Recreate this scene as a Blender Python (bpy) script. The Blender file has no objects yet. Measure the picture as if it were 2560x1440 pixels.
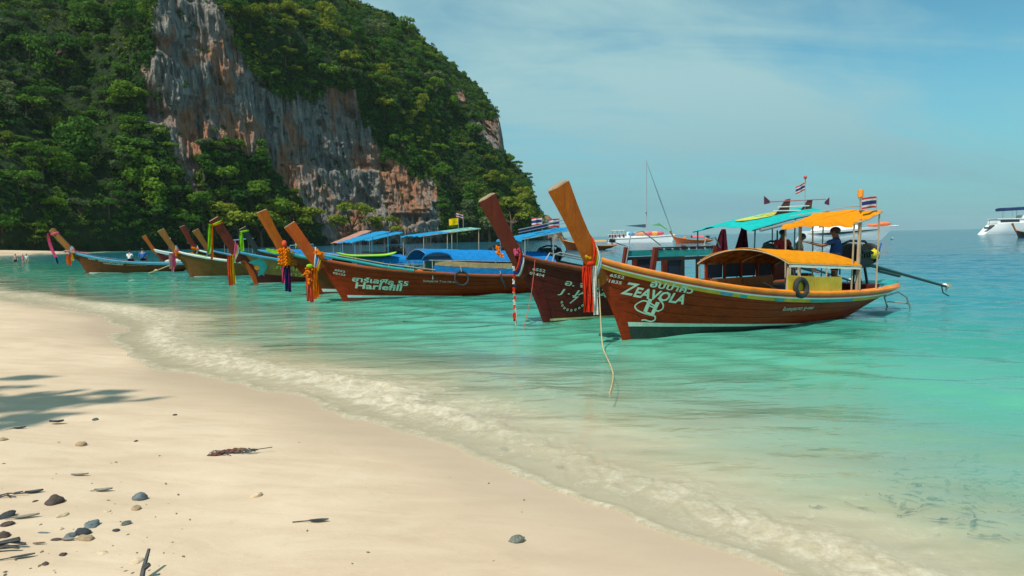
import bpy, bmesh, math, random
import numpy as np
from mathutils import Vector, Matrix, Euler

random.seed(7)
rng = np.random.default_rng(7)
SC = bpy.context.scene
COL = SC.collection
R = math.radians

# ------------------------------------------------------------------ camera
cam_d = bpy.data.cameras.new('camera')
cam = bpy.data.objects.new('camera', cam_d)
COL.objects.link(cam)
SC.camera = cam
CAM_H = 2.2
PITCH, ROLL, FPX = math.atan(125 / 1600.0), R(-1.15), 1600.0
cam_d.sensor_width = 36.0
cam_d.lens = FPX / 2560 * 36.0
cam_d.clip_start = 0.05
cam_d.clip_end = 30000
CAM_R = Matrix.Rotation(math.pi / 2 - PITCH, 3, 'X') @ Matrix.Rotation(ROLL, 3, 'Z')
cam.matrix_world = Matrix.Translation((0, 0, CAM_H)) @ CAM_R.to_4x4()

# ------------------------------------------------------------------ sky
SUN_EL, SUN_AZ = 58.0, -143.0          # azimuth clockwise from +Y: over the photographer's left shoulder
w = bpy.data.worlds.new('World')
SC.world = w
w.use_nodes = True
nt = w.node_tree
N, LK = nt.nodes, nt.links
for n in list(N):
    N.remove(n)
out = N.new('ShaderNodeOutputWorld')
bg = N.new('ShaderNodeBackground')
bg.inputs['Strength'].default_value = 0.10
sky = N.new('ShaderNodeTexSky')
sky.sky_type = 'NISHITA'
sky.sun_disc = False
sky.sun_elevation = R(SUN_EL)
sky.sun_rotation = R(SUN_AZ)
sky.air_density = 1.0
sky.dust_density = 0.25
sky.ozone_density = 2.2
tint = N.new('ShaderNodeMix'); tint.data_type = 'RGBA'; tint.blend_type = 'MULTIPLY'
tint.inputs[0].default_value = 1.0
tint.inputs[7].default_value = (0.44, 0.90, 0.82, 1)
LK.new(sky.outputs[0], tint.inputs[6])
tc = N.new('ShaderNodeTexCoord')
sep = N.new('ShaderNodeSeparateXYZ'); LK.new(tc.outputs['Generated'], sep.inputs[0])
def wmath(op, a, b=None, c=None):
    m = N.new('ShaderNodeMath'); m.operation = op
    for i, v in enumerate((a, b, c)):
        if v is None: continue
        if hasattr(v, 'is_linked') or hasattr(v, 'links'): LK.new(v, m.inputs[i])
        else: m.inputs[i].default_value = v
    return m.outputs[0]
zz = wmath('ADD', wmath("MAXIMUM", sep.outputs[2], 0.0), 0.34)
cx, cy = wmath('DIVIDE', sep.outputs[0], zz), wmath('DIVIDE', sep.outputs[1], zz)
comb = N.new('ShaderNodeCombineXYZ'); LK.new(cx, comb.inputs[0]); LK.new(cy, comb.inputs[1])
def cloud(rot, scale, loc, nscale, detail, dist):
    mp = N.new('ShaderNodeMapping'); mp.inputs['Rotation'].default_value = (0, 0, R(rot))
    mp.inputs['Scale'].default_value = scale; mp.inputs['Location'].default_value = loc
    LK.new(comb.outputs[0], mp.inputs[0])
    nz = N.new('ShaderNodeTexNoise'); nz.inputs['Scale'].default_value = nscale
    nz.inputs['Detail'].default_value = detail; nz.inputs['Roughness'].default_value = 0.58
    nz.inputs['Distortion'].default_value = dist
    LK.new(mp.outputs[0], nz.inputs['Vector'])
    return nz.outputs[0]
c1 = cloud(34, (0.42, 1.05, 1), (0.0, 1.95, 0), 0.85, 7, 0.7)
c2 = cloud(42, (0.5, 2.0, 1), (-0.51, -2.66, 0), 2.2, 6, 0.9)
cs = wmath('ADD', wmath('MULTIPLY', c1, 0.76), wmath('MULTIPLY', c2, 0.24))
mr = N.new('ShaderNodeMapRange'); mr.interpolation_type = 'SMOOTHSTEP'
mr.inputs[1].default_value = 0.42; mr.inputs[2].default_value = 0.60; mr.inputs[3].default_value = 0.05; mr.inputs[4].default_value = 0.95
LK.new(cs, mr.inputs[0])
cmix = N.new('ShaderNodeMix'); cmix.data_type = 'RGBA'
LK.new(mr.outputs[0], cmix.inputs[0]); LK.new(tint.outputs[2], cmix.inputs[6])
cmix.inputs[7].default_value = (2.75, 4.4, 4.6, 1)
# the pale blue air low over the horizon
hz = N.new('ShaderNodeMapRange'); hz.interpolation_type = 'SMOOTHSTEP'
hz.inputs[1].default_value = 0.24; hz.inputs[2].default_value = 0.0; hz.inputs[3].default_value = 0.0; hz.inputs[4].default_value = 0.85
LK.new(sep.outputs[2], hz.inputs[0])
hmix = N.new('ShaderNodeMix'); hmix.data_type = 'RGBA'
LK.new(hz.outputs[0], hmix.inputs[0]); LK.new(cmix.outputs[2], hmix.inputs[6])
hmix.inputs[7].default_value = (1.4, 3.05, 3.6, 1)
LK.new(hmix.outputs[2], bg.inputs['Color'])
LK.new(bg.outputs[0], out.inputs[0])

# ------------------------------------------------------------------ sun
sd_ = bpy.data.lights.new('sun', 'SUN')
sun = bpy.data.objects.new('sun', sd_)
COL.objects.link(sun)
sd_.energy = 3.4
sd_.angle = R(0.53)
sd_.color = (1.0, 0.93, 0.82)
TO_SUN = Vector((math.sin(R(SUN_AZ)) * math.cos(R(SUN_EL)), math.cos(R(SUN_AZ)) * math.cos(R(SUN_EL)), math.sin(R(SUN_EL))))
sun.rotation_euler = TO_SUN.to_track_quat('Z', 'Y').to_euler()
sun.location = (-30, -20, 60)

SC.view_settings.view_transform = 'Standard'
SC.view_settings.look = 'None'
SC.view_settings.gamma = 1.0
SC.view_settings.exposure = 0.46
SC.view_settings.use_curve_mapping = False

# ------------------------------------------------------------------ helpers
def ray(px, py):
    return CAM_R @ Vector(((px - 1280) / FPX, -(py - 720) / FPX, -1))
def at_z(px, py, z=0.0):
    d = ray(px, py)
    return Vector((0, 0, CAM_H)) + d * ((z - CAM_H) / d.z)
def at_r(px, py, r):
    d = ray(px, py)
    return Vector((0, 0, CAM_H)) + d * (r / math.hypot(d.x, d.y))
CRT = np.array(CAM_R.transposed())
def proj_np(P):
    q = (P - np.array([0, 0, CAM_H])) @ CRT.T
    return 1280 + FPX * q[:, 0] / -q[:, 2], 720 - FPX * q[:, 1] / -q[:, 2]

def tag(o, label=None, cat=None, group=None, kind=None):
    if label: o['label'] = label
    if cat: o['category'] = cat
    if group: o['group'] = group
    if kind: o['kind'] = kind
    return o
def empty(name, loc=(0, 0, 0), rz=0.0, parent=None):
    o = bpy.data.objects.new(name, None)
    o.empty_display_size = 0.2
    COL.objects.link(o)
    o.location = loc
    o.rotation_euler = (0, 0, rz)
    if parent: o.parent = parent
    return o
def link(name, me, m=None, parent=None):
    o = bpy.data.objects.new(name, me)
    COL.objects.link(o)
    if m is not None and not me.materials: me.materials.append(m)
    if parent: o.parent = parent
    return o

def _h(ix, iy, iz, s):
    n = (ix * 374761393 + iy * 668265263 + iz * 2147483647 + s * 974634541) & 0xffffffff
    n = ((n ^ (n >> 13)) * 1274126177) & 0xffffffff
    n = ((n ^ (n >> 16)) * 2246822519) & 0xffffffff
    return ((n ^ (n >> 15)) & 0xffffff) / 16777215.0 * 2 - 1
def vnoise(x, y, z=0.0, s=0):
    x, y, z = np.broadcast_arrays(np.asarray(x, float), np.asarray(y, float), np.asarray(z, float))
    fx, fy, fz = np.floor(x), np.floor(y), np.floor(z)
    ix, iy, iz = fx.astype(np.int64), fy.astype(np.int64), fz.astype(np.int64)
    a, b, c = x - fx, y - fy, z - fz
    a, b, c = a * a * (3 - 2 * a), b * b * (3 - 2 * b), c * c * (3 - 2 * c)
    r = 0
    for dx in (0, 1):
        for dy in (0, 1):
            for dz in (0, 1):
                r = r + _h(ix + dx, iy + dy, iz + dz, s) * (a if dx else 1 - a) * (b if dy else 1 - b) * (c if dz else 1 - c)
    return r
def fbm(x, y, z=0.0, o=4, s=0, g=0.5):
    r, am = 0, 1.0
    for k in range(o):
        r = r + am * vnoise(x * 2 ** k, y * 2 ** k, np.asarray(z) * 2 ** k, s + k)
        am *= g
    return r
def sstep(x, a, b):
    t = np.clip((np.asarray(x, float) - a) / (b - a), 0, 1)
    return t * t * (3 - 2 * t)

class MB:
    """collects shapes for ONE mesh object; several materials possible"""
    def __init__(s): s.v, s.f, s.mi, s.cur = [], [], [], 0
    def add(s, vs, fs):
        b = len(s.v); s.v += [tuple(p) for p in vs]
        s.f += [tuple(i + b for i in f) for f in fs]; s.mi += [s.cur] * len(fs); return s
    def box(s, c, d, rz=0.0, ry=0.0, rx=0.0, taper=1.0):
        m = Euler((rx, ry, rz)).to_matrix(); vs = []
        for z in (-.5, .5):
            k = taper if z > 0 else 1
            for x, y in ((-.5, -.5), (.5, -.5), (.5, .5), (-.5, .5)):
                vs.append(Vector(c) + m @ Vector((x * d[0] * k, y * d[1] * k, z * d[2])))
        return s.add(vs, [(0, 3, 2, 1), (4, 5, 6, 7), (0, 1, 5, 4), (1, 2, 6, 5), (2, 3, 7, 6), (3, 0, 4, 7)])
    def bar(s, a, b, w, t=None, up=(0, 0, 1)):
        a, b = Vector(a), Vector(b); t = t or w
        d = (b - a).normalized(); u = Vector(up)
        if abs(d.dot(u)) > .97: u = Vector((1, 0, 0))
        x = d.cross(u).normalized(); y = x.cross(d)
        vs = [p + x * (sx * w / 2) + y * (sy * t / 2) for p in (a, b) for sx, sy in ((-1, -1), (1, -1), (1, 1), (-1, 1))]
        return s.add(vs, [(0, 3, 2, 1), (4, 5, 6, 7), (0, 1, 5, 4), (1, 2, 6, 5), (2, 3, 7, 6), (3, 0, 4, 7)])
    def tube(s, pts, r, n=6, cap=True):
        pts = [Vector(p) for p in pts]; k = len(pts)
        rr = r if isinstance(r, (list, tuple)) else [r] * k
        vs, fs, px = [], [], None
        for i, p in enumerate(pts):
            d = (pts[min(i + 1, k - 1)] - pts[max(i - 1, 0)])
            d = d.normalized() if d.length > 1e-9 else Vector((0, 0, 1))
            if px is None:
                px = d.cross(Vector((0, 0, 1)) if abs(d.z) < .9 else Vector((1, 0, 0))).normalized()
            x = (px - d * px.dot(d)).normalized(); px = x; y = d.cross(x)
            for j in range(n):
                a = 2 * math.pi * j / n
                vs.append(p + (x * math.cos(a) + y * math.sin(a)) * rr[i])
        for i in range(k - 1):
            for j in range(n):
                fs.append((i * n + j, i * n + (j + 1) % n, (i + 1) * n + (j + 1) % n, (i + 1) * n + j))
        if cap: fs += [tuple(range(n))[::-1], tuple(range((k - 1) * n, k * n))]
        return s.add(vs, fs)
    def grid(s, P, closed_u=False):
        nu, nv = len(P), len(P[0])
        vs = [p for row in P for p in row]
        fs = [(i * nv + j, ((i + 1) % nu) * nv + j, ((i + 1) % nu) * nv + j + 1, i * nv + j + 1)
              for i in range(nu if closed_u else nu - 1) for j in range(nv - 1)]
        return s.add(vs, fs)
    def sheet(s, P, t=0.01, d=(0, 0, -1)):
        """a sheet with thickness t, rim included"""
        nu, nv = len(P), len(P[0]); d = Vector(d) * t
        vs = [Vector(p) for row in P for p in row]; n = nu * nv
        vs += [p + d for p in vs]; fs = []
        for i in range(nu - 1):
            for j in range(nv - 1):
                a, b, c, e = i * nv + j, (i + 1) * nv + j, (i + 1) * nv + j + 1, i * nv + j + 1
                fs += [(a, b, c, e), (n + e, n + c, n + b, n + a)]
        rim = [i * nv for i in range(nu)] + [(nu - 1) * nv + j for j in range(1, nv)] + [i * nv + nv - 1 for i in range(nu - 2, -1, -1)] + list(range(nv - 2, 0, -1))
        for a, b in zip(rim, rim[1:] + rim[:1]): fs.append((b, a, n + a, n + b))
        return s.add(vs, fs)
    def ell(s, c, r, nu=10, nv=7, rot=None):
        vs, fs = [], []; m = rot or Matrix.Identity(3)
        for i in range(nv + 1):
            th = math.pi * i / nv
            for j in range(nu):
                ph = 2 * math.pi * j / nu
                vs.append(Vector(c) + m @ Vector((r[0] * math.sin(th) * math.cos(ph), r[1] * math.sin(th) * math.sin(ph), r[2] * math.cos(th))))
        for i in range(nv):
            for j in range(nu):
                fs.append((i * nu + j, (i + 1) * nu + j, (i + 1) * nu + (j + 1) % nu, i * nu + (j + 1) % nu))
        return s.add(vs, fs)
    def torus(s, c, R0, r, n=20, m=8, rot=None):
        rot = rot or Matrix.Identity(3)
        P = [[Vector(c) + rot @ Vector(((R0 + r * math.cos(2 * math.pi * j / m)) * math.cos(2 * math.pi * i / n),
              (R0 + r * math.cos(2 * math.pi * j / m)) * math.sin(2 * math.pi * i / n), r * math.sin(2 * math.pi * j / m)))
              for j in range(m + 1)] for i in range(n)]
        return s.grid(P, True)
    def lathe(s, prof, o=(0, 0, 0), n=14, rot=None):
        rot = rot or Matrix.Identity(3)
        return s.grid([[Vector(o) + rot @ Vector((r * math.cos(2 * math.pi * i / n), r * math.sin(2 * math.pi * i / n), z)) for r, z in prof] for i in range(n)], True)
    def mesh(s, name='m', smooth=True, sharp=35, weld=True):
        me = bpy.data.meshes.new(name)
        me.from_pydata(s.v, [], s.f)
        bm = bmesh.new(); bm.from_mesh(me)
        if weld: bmesh.ops.remove_doubles(bm, verts=bm.verts, dist=1e-5)
        bmesh.ops.recalc_face_normals(bm, faces=bm.faces)
        bm.to_mesh(me); bm.free()
        if len(me.polygons) == len(s.mi) and max(s.mi, default=0) > 0: me.polygons.foreach_set('material_index', s.mi)
        if smooth:
            me.polygons.foreach_set('use_smooth', [True] * len(me.polygons))
            me.set_sharp_from_angle(angle=R(sharp))
        return me
    def build(s, name, m, parent=None, smooth=True, sharp=35):
        me = s.mesh(name, smooth, sharp, not any(s.mi))
        for k in (m if isinstance(m, (list, tuple)) else [m]): me.materials.append(k)
        return link(name, me, None, parent)

def np_mesh(name, V, F, smooth=True):
    me = bpy.data.meshes.new(name)
    k = F.shape[1]
    me.vertices.add(len(V)); me.vertices.foreach_set('co', np.asarray(V, np.float32).ravel())
    me.loops.add(F.size); me.loops.foreach_set('vertex_index', F.astype(np.int32).ravel())
    me.polygons.add(len(F)); me.polygons.foreach_set('loop_start', np.arange(0, F.size, k, dtype=np.int32))
    me.polygons.foreach_set('use_smooth', np.full(len(F), smooth))
    me.update(calc_edges=True)
    me.validate()
    return me
def set_attr(me, name, a):
    at = me.attributes.new(name, 'FLOAT', 'POINT')
    at.data.foreach_set('value', np.asarray(a, np.float32))
def grid_faces(nu, nv):
    i, j = np.meshgrid(np.arange(nu - 1), np.arange(nv - 1), indexing='ij')
    a = (i * nv + j).ravel()
    return np.stack([a, a + nv, a + nv + 1, a + 1], 1)

# ------------------------------------------------------------------ materials
class NT:
    def __init__(s, name):
        s.m = bpy.data.materials.new(name); s.m.use_nodes = True
        s.t = s.m.node_tree
        for n in list(s.t.nodes): s.t.nodes.remove(n)
        s.out = s.n('ShaderNodeOutputMaterial')
    def n(s, typ, **kw):
        x = s.t.nodes.new(typ)
        for k, v in kw.items(): setattr(x, k, v)
        return x
    def set(s, node, sock, v):
        i = node.inputs[sock]
        if isinstance(v, bpy.types.NodeSocket): s.t.links.new(v, i)
        else: i.default_value = v
    def coord(s, kind='Object', scale=(1, 1, 1), rot=(0, 0, 0), loc=(0, 0, 0)):
        c = s.n('ShaderNodeTexCoord'); mp = s.n('ShaderNodeMapping')
        s.set(mp, 'Vector', c.outputs[kind]); mp.inputs['Scale'].default_value = scale
        mp.inputs['Rotation'].default_value = rot; mp.inputs['Location'].default_value = loc
        return mp.outputs[0]
    def noise(s, vec, scale, detail=4, rough=.55, dist=0.0):
        x = s.n('ShaderNodeTexNoise'); s.set(x, 'Vector', vec); s.set(x, 'Scale', scale); s.set(x, 'Detail', detail)
        s.set(x, 'Roughness', rough); s.set(x, 'Distortion', dist); return x.outputs[0]
    def math(s, op, a, b=0.0, c=0.0):
        x = s.n('ShaderNodeMath', operation=op)
        for i, v in enumerate((a, b, c)): s.set(x, i, v)
        return x.outputs[0]
    def ramp(s, f, stops, interp='LINEAR'):
        x = s.n('ShaderNodeValToRGB'); x.color_ramp.interpolation = interp
        e = x.color_ramp.elements
        while len(e) < len(stops): e.new(.5)
        for q, (p, c) in zip(e, stops): q.position = p; q.color = (*c, 1) if len(c) == 3 else c
        s.set(x, 0, f); return x.outputs[0]
    def rng(s, f, a, b, c=0.0, d=1.0, smooth=True):
        x = s.n('ShaderNodeMapRange', interpolation_type='SMOOTHSTEP' if smooth else 'LINEAR')
        for i, v in enumerate((f, a, b, c, d)): s.set(x, i, v)
        return x.outputs[0]
    def mix(s, f, a, b, blend='MIX'):
        x = s.n('ShaderNodeMix', data_type='RGBA', blend_type=blend)
        s.set(x, 0, f)
        for i, v in ((6, a), (7, b)):
            if isinstance(v, (tuple, list)) and len(v) == 3: v = (*v, 1)
            s.set(x, i, v)
        return x.outputs[2]
    def attr(s, name):
        x = s.n('ShaderNodeAttribute', attribute_name=name); return x.outputs['Fac']
    def bump(s, h, strength=.3, dist=.02, normal=None):
        x = s.n('ShaderNodeBump'); s.set(x, 'Height', h); s.set(x, 'Strength', strength); s.set(x, 'Distance', dist)
        if normal is not None: s.set(x, 'Normal', normal)
        return x.outputs[0]
    def pbr(s, col, rough=.5, normal=None, metal=0.0, spec=.5, **kw):
        x = s.n('ShaderNodeBsdfPrincipled')
        s.set(x, 'Base Color', (*col, 1) if isinstance(col, tuple) and len(col) == 3 else col)
        s.set(x, 'Roughness', rough); s.set(x, 'Metallic', metal); s.set(x, 'Specular IOR Level', spec)
        if normal is not None: s.set(x, 'Normal', normal)
        for k, v in kw.items(): s.set(x, k.replace('_', ' '), v)
        s.t.links.new(x.outputs[0], s.out.inputs[0]); return x

_mc = {}
def paint(name, col, rough=.45, var=.22, scale=3.0, bump=.15, metal=0.0, stretch=(1, 1, 1), dirt=.25):
    """painted / plain surface with uneven colour, faint wear and relief"""
    if name in _mc: return _mc[name]
    k = NT(name)
    v = k.coord('Object', stretch)
    n1 = k.noise(v, scale, 5, .6); n2 = k.noise(v, scale * 9, 3, .6)
    lo = tuple(c * (1 - var) for c in col); hi = tuple(min(1, c * (1 + var)) for c in col)
    c = k.ramp(n1, [(.3, lo), (.7, hi)])
    if dirt: c = k.mix(k.math('MULTIPLY', k.rng(n2, .58, .75), dirt), c, tuple(x * .45 + .02 for x in col))
    k.pbr(c, k.rng(n2, .3, .7, rough * .8, min(1, rough * 1.25)), k.bump(n2, bump, .01), metal)
    _mc[name] = k.m; return k.m
def cloth(name, col, var=.18, trans=.25):
    if name in _mc: return _mc[name]
    k = NT(name); v = k.coord('Object')
    n1 = k.noise(v, 6, 4); n2 = k.noise(v, 60, 2)
    c = k.ramp(n1, [(.3, tuple(x * (1 - var) for x in col)), (.7, tuple(min(1, x * (1 + var)) for x in col))])
    d = k.n('ShaderNodeBsdfDiffuse'); t = k.n('ShaderNodeBsdfTranslucent'); mx = k.n('ShaderNodeMixShader')
    k.set(d, 0, c); k.set(t, 0, c); b = k.bump(k.math('ADD', n1, k.math('MULTIPLY', n2, .3)), .7, .04)
    k.set(d, 'Normal', b); k.set(mx, 0, trans)
    k.t.links.new(d.outputs[0], mx.inputs[1]); k.t.links.new(t.outputs[0], mx.inputs[2]); k.t.links.new(mx.outputs[0], k.out.inputs[0])
    _mc[name] = k.m; return k.m
def wood(name, dark, light, rough=.4, scale=1.0, coat=.0, stain=.3, axis='X'):
    """varnished or bare timber, grain along one axis"""
    if name in _mc: return _mc[name]
    k = NT(name)
    st = {'X': (.5, 7, 7), 'Z': (7, 7, .6)}[axis]
    v = k.coord('Object', tuple(q * scale for q in st))
    g = k.noise(v, 2.2, 6, .62, 1.2); f = k.noise(v, 11, 3, .6, .5)
    big = k.noise(k.coord('Object', (scale, scale, scale)), 1.3, 4, .6)
    c = k.ramp(k.math('ADD', k.math('MULTIPLY', g, .7), k.math('MULTIPLY', f, .3)), [(.34, dark), (.52, tuple((a + b) / 2 for a, b in zip(dark, light))), (.68, light)])
    c = k.mix(k.math('MULTIPLY', k.rng(big, .5, .72), stain), c, tuple(x * .45 for x in dark))
    c = k.mix(k.math('MULTIPLY', k.rng(big, .42, .25), .3), c, tuple(min(1, x * 1.25) for x in light))
    if axis == 'X':      # run marks down the planks and pale scuffs
        run = k.noise(k.coord('Object', (7 * scale, 7 * scale, .7 * scale)), 1.6, 4, .6, .2)
        sc = k.noise(k.coord('Object', (2 * scale, 9 * scale, 14 * scale)), 3.0, 5, .7, .4)
        c = k.mix(k.math('MULTIPLY', k.rng(run, .56, .74), .45), c, tuple(x * .4 for x in dark))
        c = k.mix(k.math('MULTIPLY', k.rng(sc, .66, .74), .28), c, (.26, .20, .15))
    k.pbr(c, k.rng(f, .3, .7, rough * .85, rough * 1.3), k.bump(k.math('ADD', g, f), .25, .008), spec=.12, Coat_Weight=coat * .12, Coat_Roughness=.3)
    _mc[name] = k.m; return k.m
# ------------------------------------------------------------------ shore line (far left .. beside the camera), water on its left-hand side
SHORE = [(-60, 9500), (-60, 900), (-110, 420), (-190, 330), (-172, 262), (-152, 226), (-146, 205), (-153, 184), (-146, 158), (-118, 125), (-80, 86), (-57, 62), (-41, 46), (-26.5, 32.0), (-19.0, 25.4), (-14.4, 21.8), (-10.9, 18.4), (-8.5, 14.6),
         (-6.3, 11.8), (-4.05, 9.9), (-2.5, 8.75), (-1.5, 7.8), (-.5, 6.95), (.2, 6.15), (.75, 5.5), (1.22, 4.95), (1.62, 4.4),
         (2.10, 3.85), (2.8, 2.6), (3.2, .5), (3.6, -4), (3, -30), (-5, -90)]
def catmull(P, m):
    P = [np.array(p, float) for p in P]; o = []
    for i in range(len(P) - 1):
        a, b, c, d = P[max(i - 1, 0)], P[i], P[i + 1], P[min(i + 2, len(P) - 1)]
        for t in np.arange(m) / m:
            o.append(.5 * ((2 * b) + (c - a) * t + (2 * a - 5 * b + 4 * c - d) * t * t + (3 * b - a - 3 * c + d) * t ** 3))
    o.append(P[-1]); return np.array(o)
SH = np.concatenate([np.array(SHORE[:2], float), catmull(SHORE[2:], 4)])
def shore_sd(x, y):
    best = np.full(x.shape, 1e18); sg = np.ones(x.shape)
    for a, b in zip(SH[:-1], SH[1:]):
        d = b - a; L2 = d @ d
        t = np.clip(((x - a[0]) * d[0] + (y - a[1]) * d[1]) / L2, 0, 1)
        ex, ey = x - a[0] - t * d[0], y - a[1] - t * d[1]
        q = ex * ex + ey * ey
        s = np.where(d[0] * (y - a[1]) - d[1] * (x - a[0]) > 0, 1.0, -1.0)
        m = q < best - 1e-9
        best = np.where(m, q, best); sg = np.where(m, s, sg)
    return np.sqrt(best) * sg
def sand_z(sd, x, y):
    land = 2.4 * (1 - np.exp(-0.1 * np.maximum(-sd, 0) / 2.4))
    sea = -3.2 * (1 - np.exp(-0.075 * np.maximum(sd, 0) / 3.2))
    rel = .05 * fbm(x * .16, y * .16, 0, 3, 11) + .012 * fbm(x * .9, y * .9, 0, 3, 15)
    return land + sea + rel * sstep(-sd, .3, 3) + .02 * vnoise(x * .5, y * .5, 0, 31) * sstep(sd, .5, 4)
def sand_at(x, y):
    x, y = np.array([x], float), np.array([y], float)
    return float(sand_z(shore_sd(x, y), x, y)[0])
def edge_lobes(x, y, r):
    k = np.minimum(1 + r / 22, 3)
    return k * (.16 * vnoise(x * .9 / k, y * .9 / k, 0, 41) + .09 * vnoise(x * 2.3 / k, y * 2.3 / k, 0, 42) + .05 * vnoise(x * 6 / k, y * 6 / k, 0, 43))

# ---- beach and sea bed, one sheet all round the viewer
az = np.radians(np.concatenate([np.linspace(-180, -62, 40), np.linspace(-60, 60, 460), np.linspace(62, 180, 40)]))
rr = np.concatenate([[.05, .3, .6, 1.0, 1.5], np.geomspace(2.0, 60, 230), np.geomspace(62, 700, 60)])
A_, R_ = np.meshgrid(az, rr, indexing='ij')
X, Y = (R_ * np.sin(A_)).ravel(), (R_ * np.cos(A_)).ravel()
sd = shore_sd(X, Y)
Z = sand_z(sd, X, Y)
# old swash marks: faint ridges following the shore
Z += .006 * np.sin(sd * 5.2 + 2.2 * vnoise(X * .3, Y * .3, 0, 51)) * sstep(-sd, .4, 1.4) * sstep(vnoise(X * .2, Y * .2, 0, 52), -.3, .5)
Z += .008 * vnoise(X * 3.1, Y * 3.1, 0, 53) * sstep(-sd, .8, 2) * sstep(vnoise(X * .4, Y * .4, 0, 54), -.1, .6)
me = np_mesh('beach', np.stack([X, Y, Z], 1), grid_faces(len(az), len(rr)))
rad = np.hypot(X, Y)
wetw = (1.0 + .9 * vnoise(X * .25, Y * .25, 0, 61) + .35 * vnoise(X * .9, Y * .9, 0, 62)) * (1 + rad / 30)
set_attr(me, 'wet', np.clip(1 - sstep(-sd, .15, np.maximum(wetw, .25) * 2.0), 0, 1) * (1 - sstep(sd, -.05, .35)))
k = NT('sand')
v = k.coord('Object')
n1 = k.noise(v, .55, 5, .6); n2 = k.noise(v, 9, 4, .65); n3 = k.noise(v, 160, 2, .7)
st = k.noise(k.coord('Object', (1.0, 3.2, 1), (0, 0, R(40))), 1.1, 5, .6, .6)
c = k.ramp(n1, [(.3, (.54, .41, .285)), (.7, (.64, .50, .358))])
c = k.mix(k.rng(st, .42, .66, 0, .35), c, (.69, .575, .43))
c = k.mix(k.rng(st, .5, .3, 0, .28), c, (.46, .355, .25))
c = k.mix(k.rng(n2, .55, .8, 0, .25), c, (.40, .29, .165))
c = k.mix(k.rng(n3, .62, .75, 0, .35), c, (.24, .17, .10))
wet = k.attr('wet')
c = k.mix(k.math('MULTIPLY', wet, .72), c, (.475, .355, .245))
gr = k.math('ADD', k.math('MULTIPLY', n3, .35), k.math('ADD', k.math('MULTIPLY', n2, .8), st))
k.pbr(c, k.rng(wet, .35, 1, .85, .42), k.bump(gr, k.rng(wet, 0, 1, .32, .07), .02), spec=k.rng(wet, .3, 1, .1, .3))
beach = link('beach', me, k.m)
tag(beach, 'pale sand beach sloping into the shallow turquoise water', None, None, 'structure')

# ---- water
az = np.radians(np.linspace(-64, 64, 640))
rr = np.concatenate([np.geomspace(2.4, 70, 430), np.geomspace(71.5, 9000, 150)])
A_, R_ = np.meshgrid(az, rr, indexing='ij')
X, Y = (R_ * np.sin(A_)).ravel(), (R_ * np.cos(A_)).ravel()
rad = R_.ravel()
sd = shore_sd(X, Y)
S = sand_z(sd, X, Y)
kk = 1 + rad / 22
sde = sd + edge_lobes(X, Y, rad)
amp = sstep(sd, .3, 7)
fade = 1 - sstep(rad, 90, 400)
def crest(ang, lam, ph, jit, sharp=1.0):
    a = R(ang); u = X * math.sin(a) + Y * math.cos(a)
    s = np.sin(2 * math.pi * u / lam + ph + jit * vnoise(X / lam / 2.2, Y / lam / 2.2, 0, int(lam * 50)))
    return s if sharp == 1 else np.sign(s) * np.abs(s) ** sharp
wv = .022 * crest(20, 2.3, 0, 3.2) + .014 * crest(48, 1.25, 1, 3.5) + .010 * crest(-8, .83, 2, 3.0) + .02 * crest(33, 5.5, .5, 2.5)
wv = wv * amp * fade
# the small shore break: a lumpy crest just off the edge, coming and going along the beach
along = vnoise(X * .33, Y * .33, 0, 71) * .5 + .5
def band(c, w_): return np.exp(-((sde / kk - c) / w_) ** 2)
lump = np.abs(vnoise(X * 7, Y * 7, 0, 73)) * .6 + np.abs(vnoise(X * 16, Y * 16, 0, 74)) * .4
brk = band(.34 + .18 * (along - .5), .27)
zw = np.maximum(wv, S + .007)
zw += brk * (.035 + .05 * along) * (.55 + .9 * lump) * (1 - sstep(rad, 30, 80))
zw += band(-.22, .05) * .012
zw += band(1.5 + .6 * (along - .5), .22) * .025 * sstep(along, .35, .8)
keep = sde / kk > -.30
zw = np.where(keep, zw, S - .05)
F_ = grid_faces(len(az), len(rr))
F_ = F_[keep[F_].any(1)]
me = np_mesh('sea', np.stack([X, Y, zw], 1), F_)
fo = .55 * band(-.24, .05) + brk * (.22 + .62 * along) + .5 * band(.1, .28) * along + .35 * band(.95, .35) * sstep(along, .3, .7) + .3 * band(1.7, .28) * sstep(along, .45, .85)
wash = 1 - sstep(sde / np.minimum(kk, 1.7), .3, 1.8)
set_attr(me, 'foam', np.clip(fo, 0, 1.2))
set_attr(me, 'shore', sde)
set_attr(me, 'wash', wash)
k = NT('sea_water')
v = k.coord('Object')
sh = k.attr('shore'); foam = k.attr('foam'); wash = k.attr('wash')
big = k.noise(k.coord('Object', (.5, 1.6, 1), (0, 0, R(-14))), .12, 4, .6, .5)
med = k.noise(k.coord('Object', (.45, 1.5, 1), (0, 0, R(-20))), .8, 5, .6, .8)
shn = k.math('ADD', sh, k.math('ADD', k.math('MULTIPLY_ADD', big, 5.0, -2.5), k.math('MULTIPLY_ADD', med, 2.2, -1.1)))
f = k.math('DIVIDE', shn, 60.0)
dc = k.ramp(f, [(.0, (.50, .54, .40)), (.035, (.28, .51, .38)), (.085, (.105, .39, .265)), (.17, (.044, .30, .215)), (.30, (.024, .235, .25)), (.55, (.014, .17, .235)), (1.0, (.008, .115, .185))])
geo = k.n('ShaderNodeNewGeometry')
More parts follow.
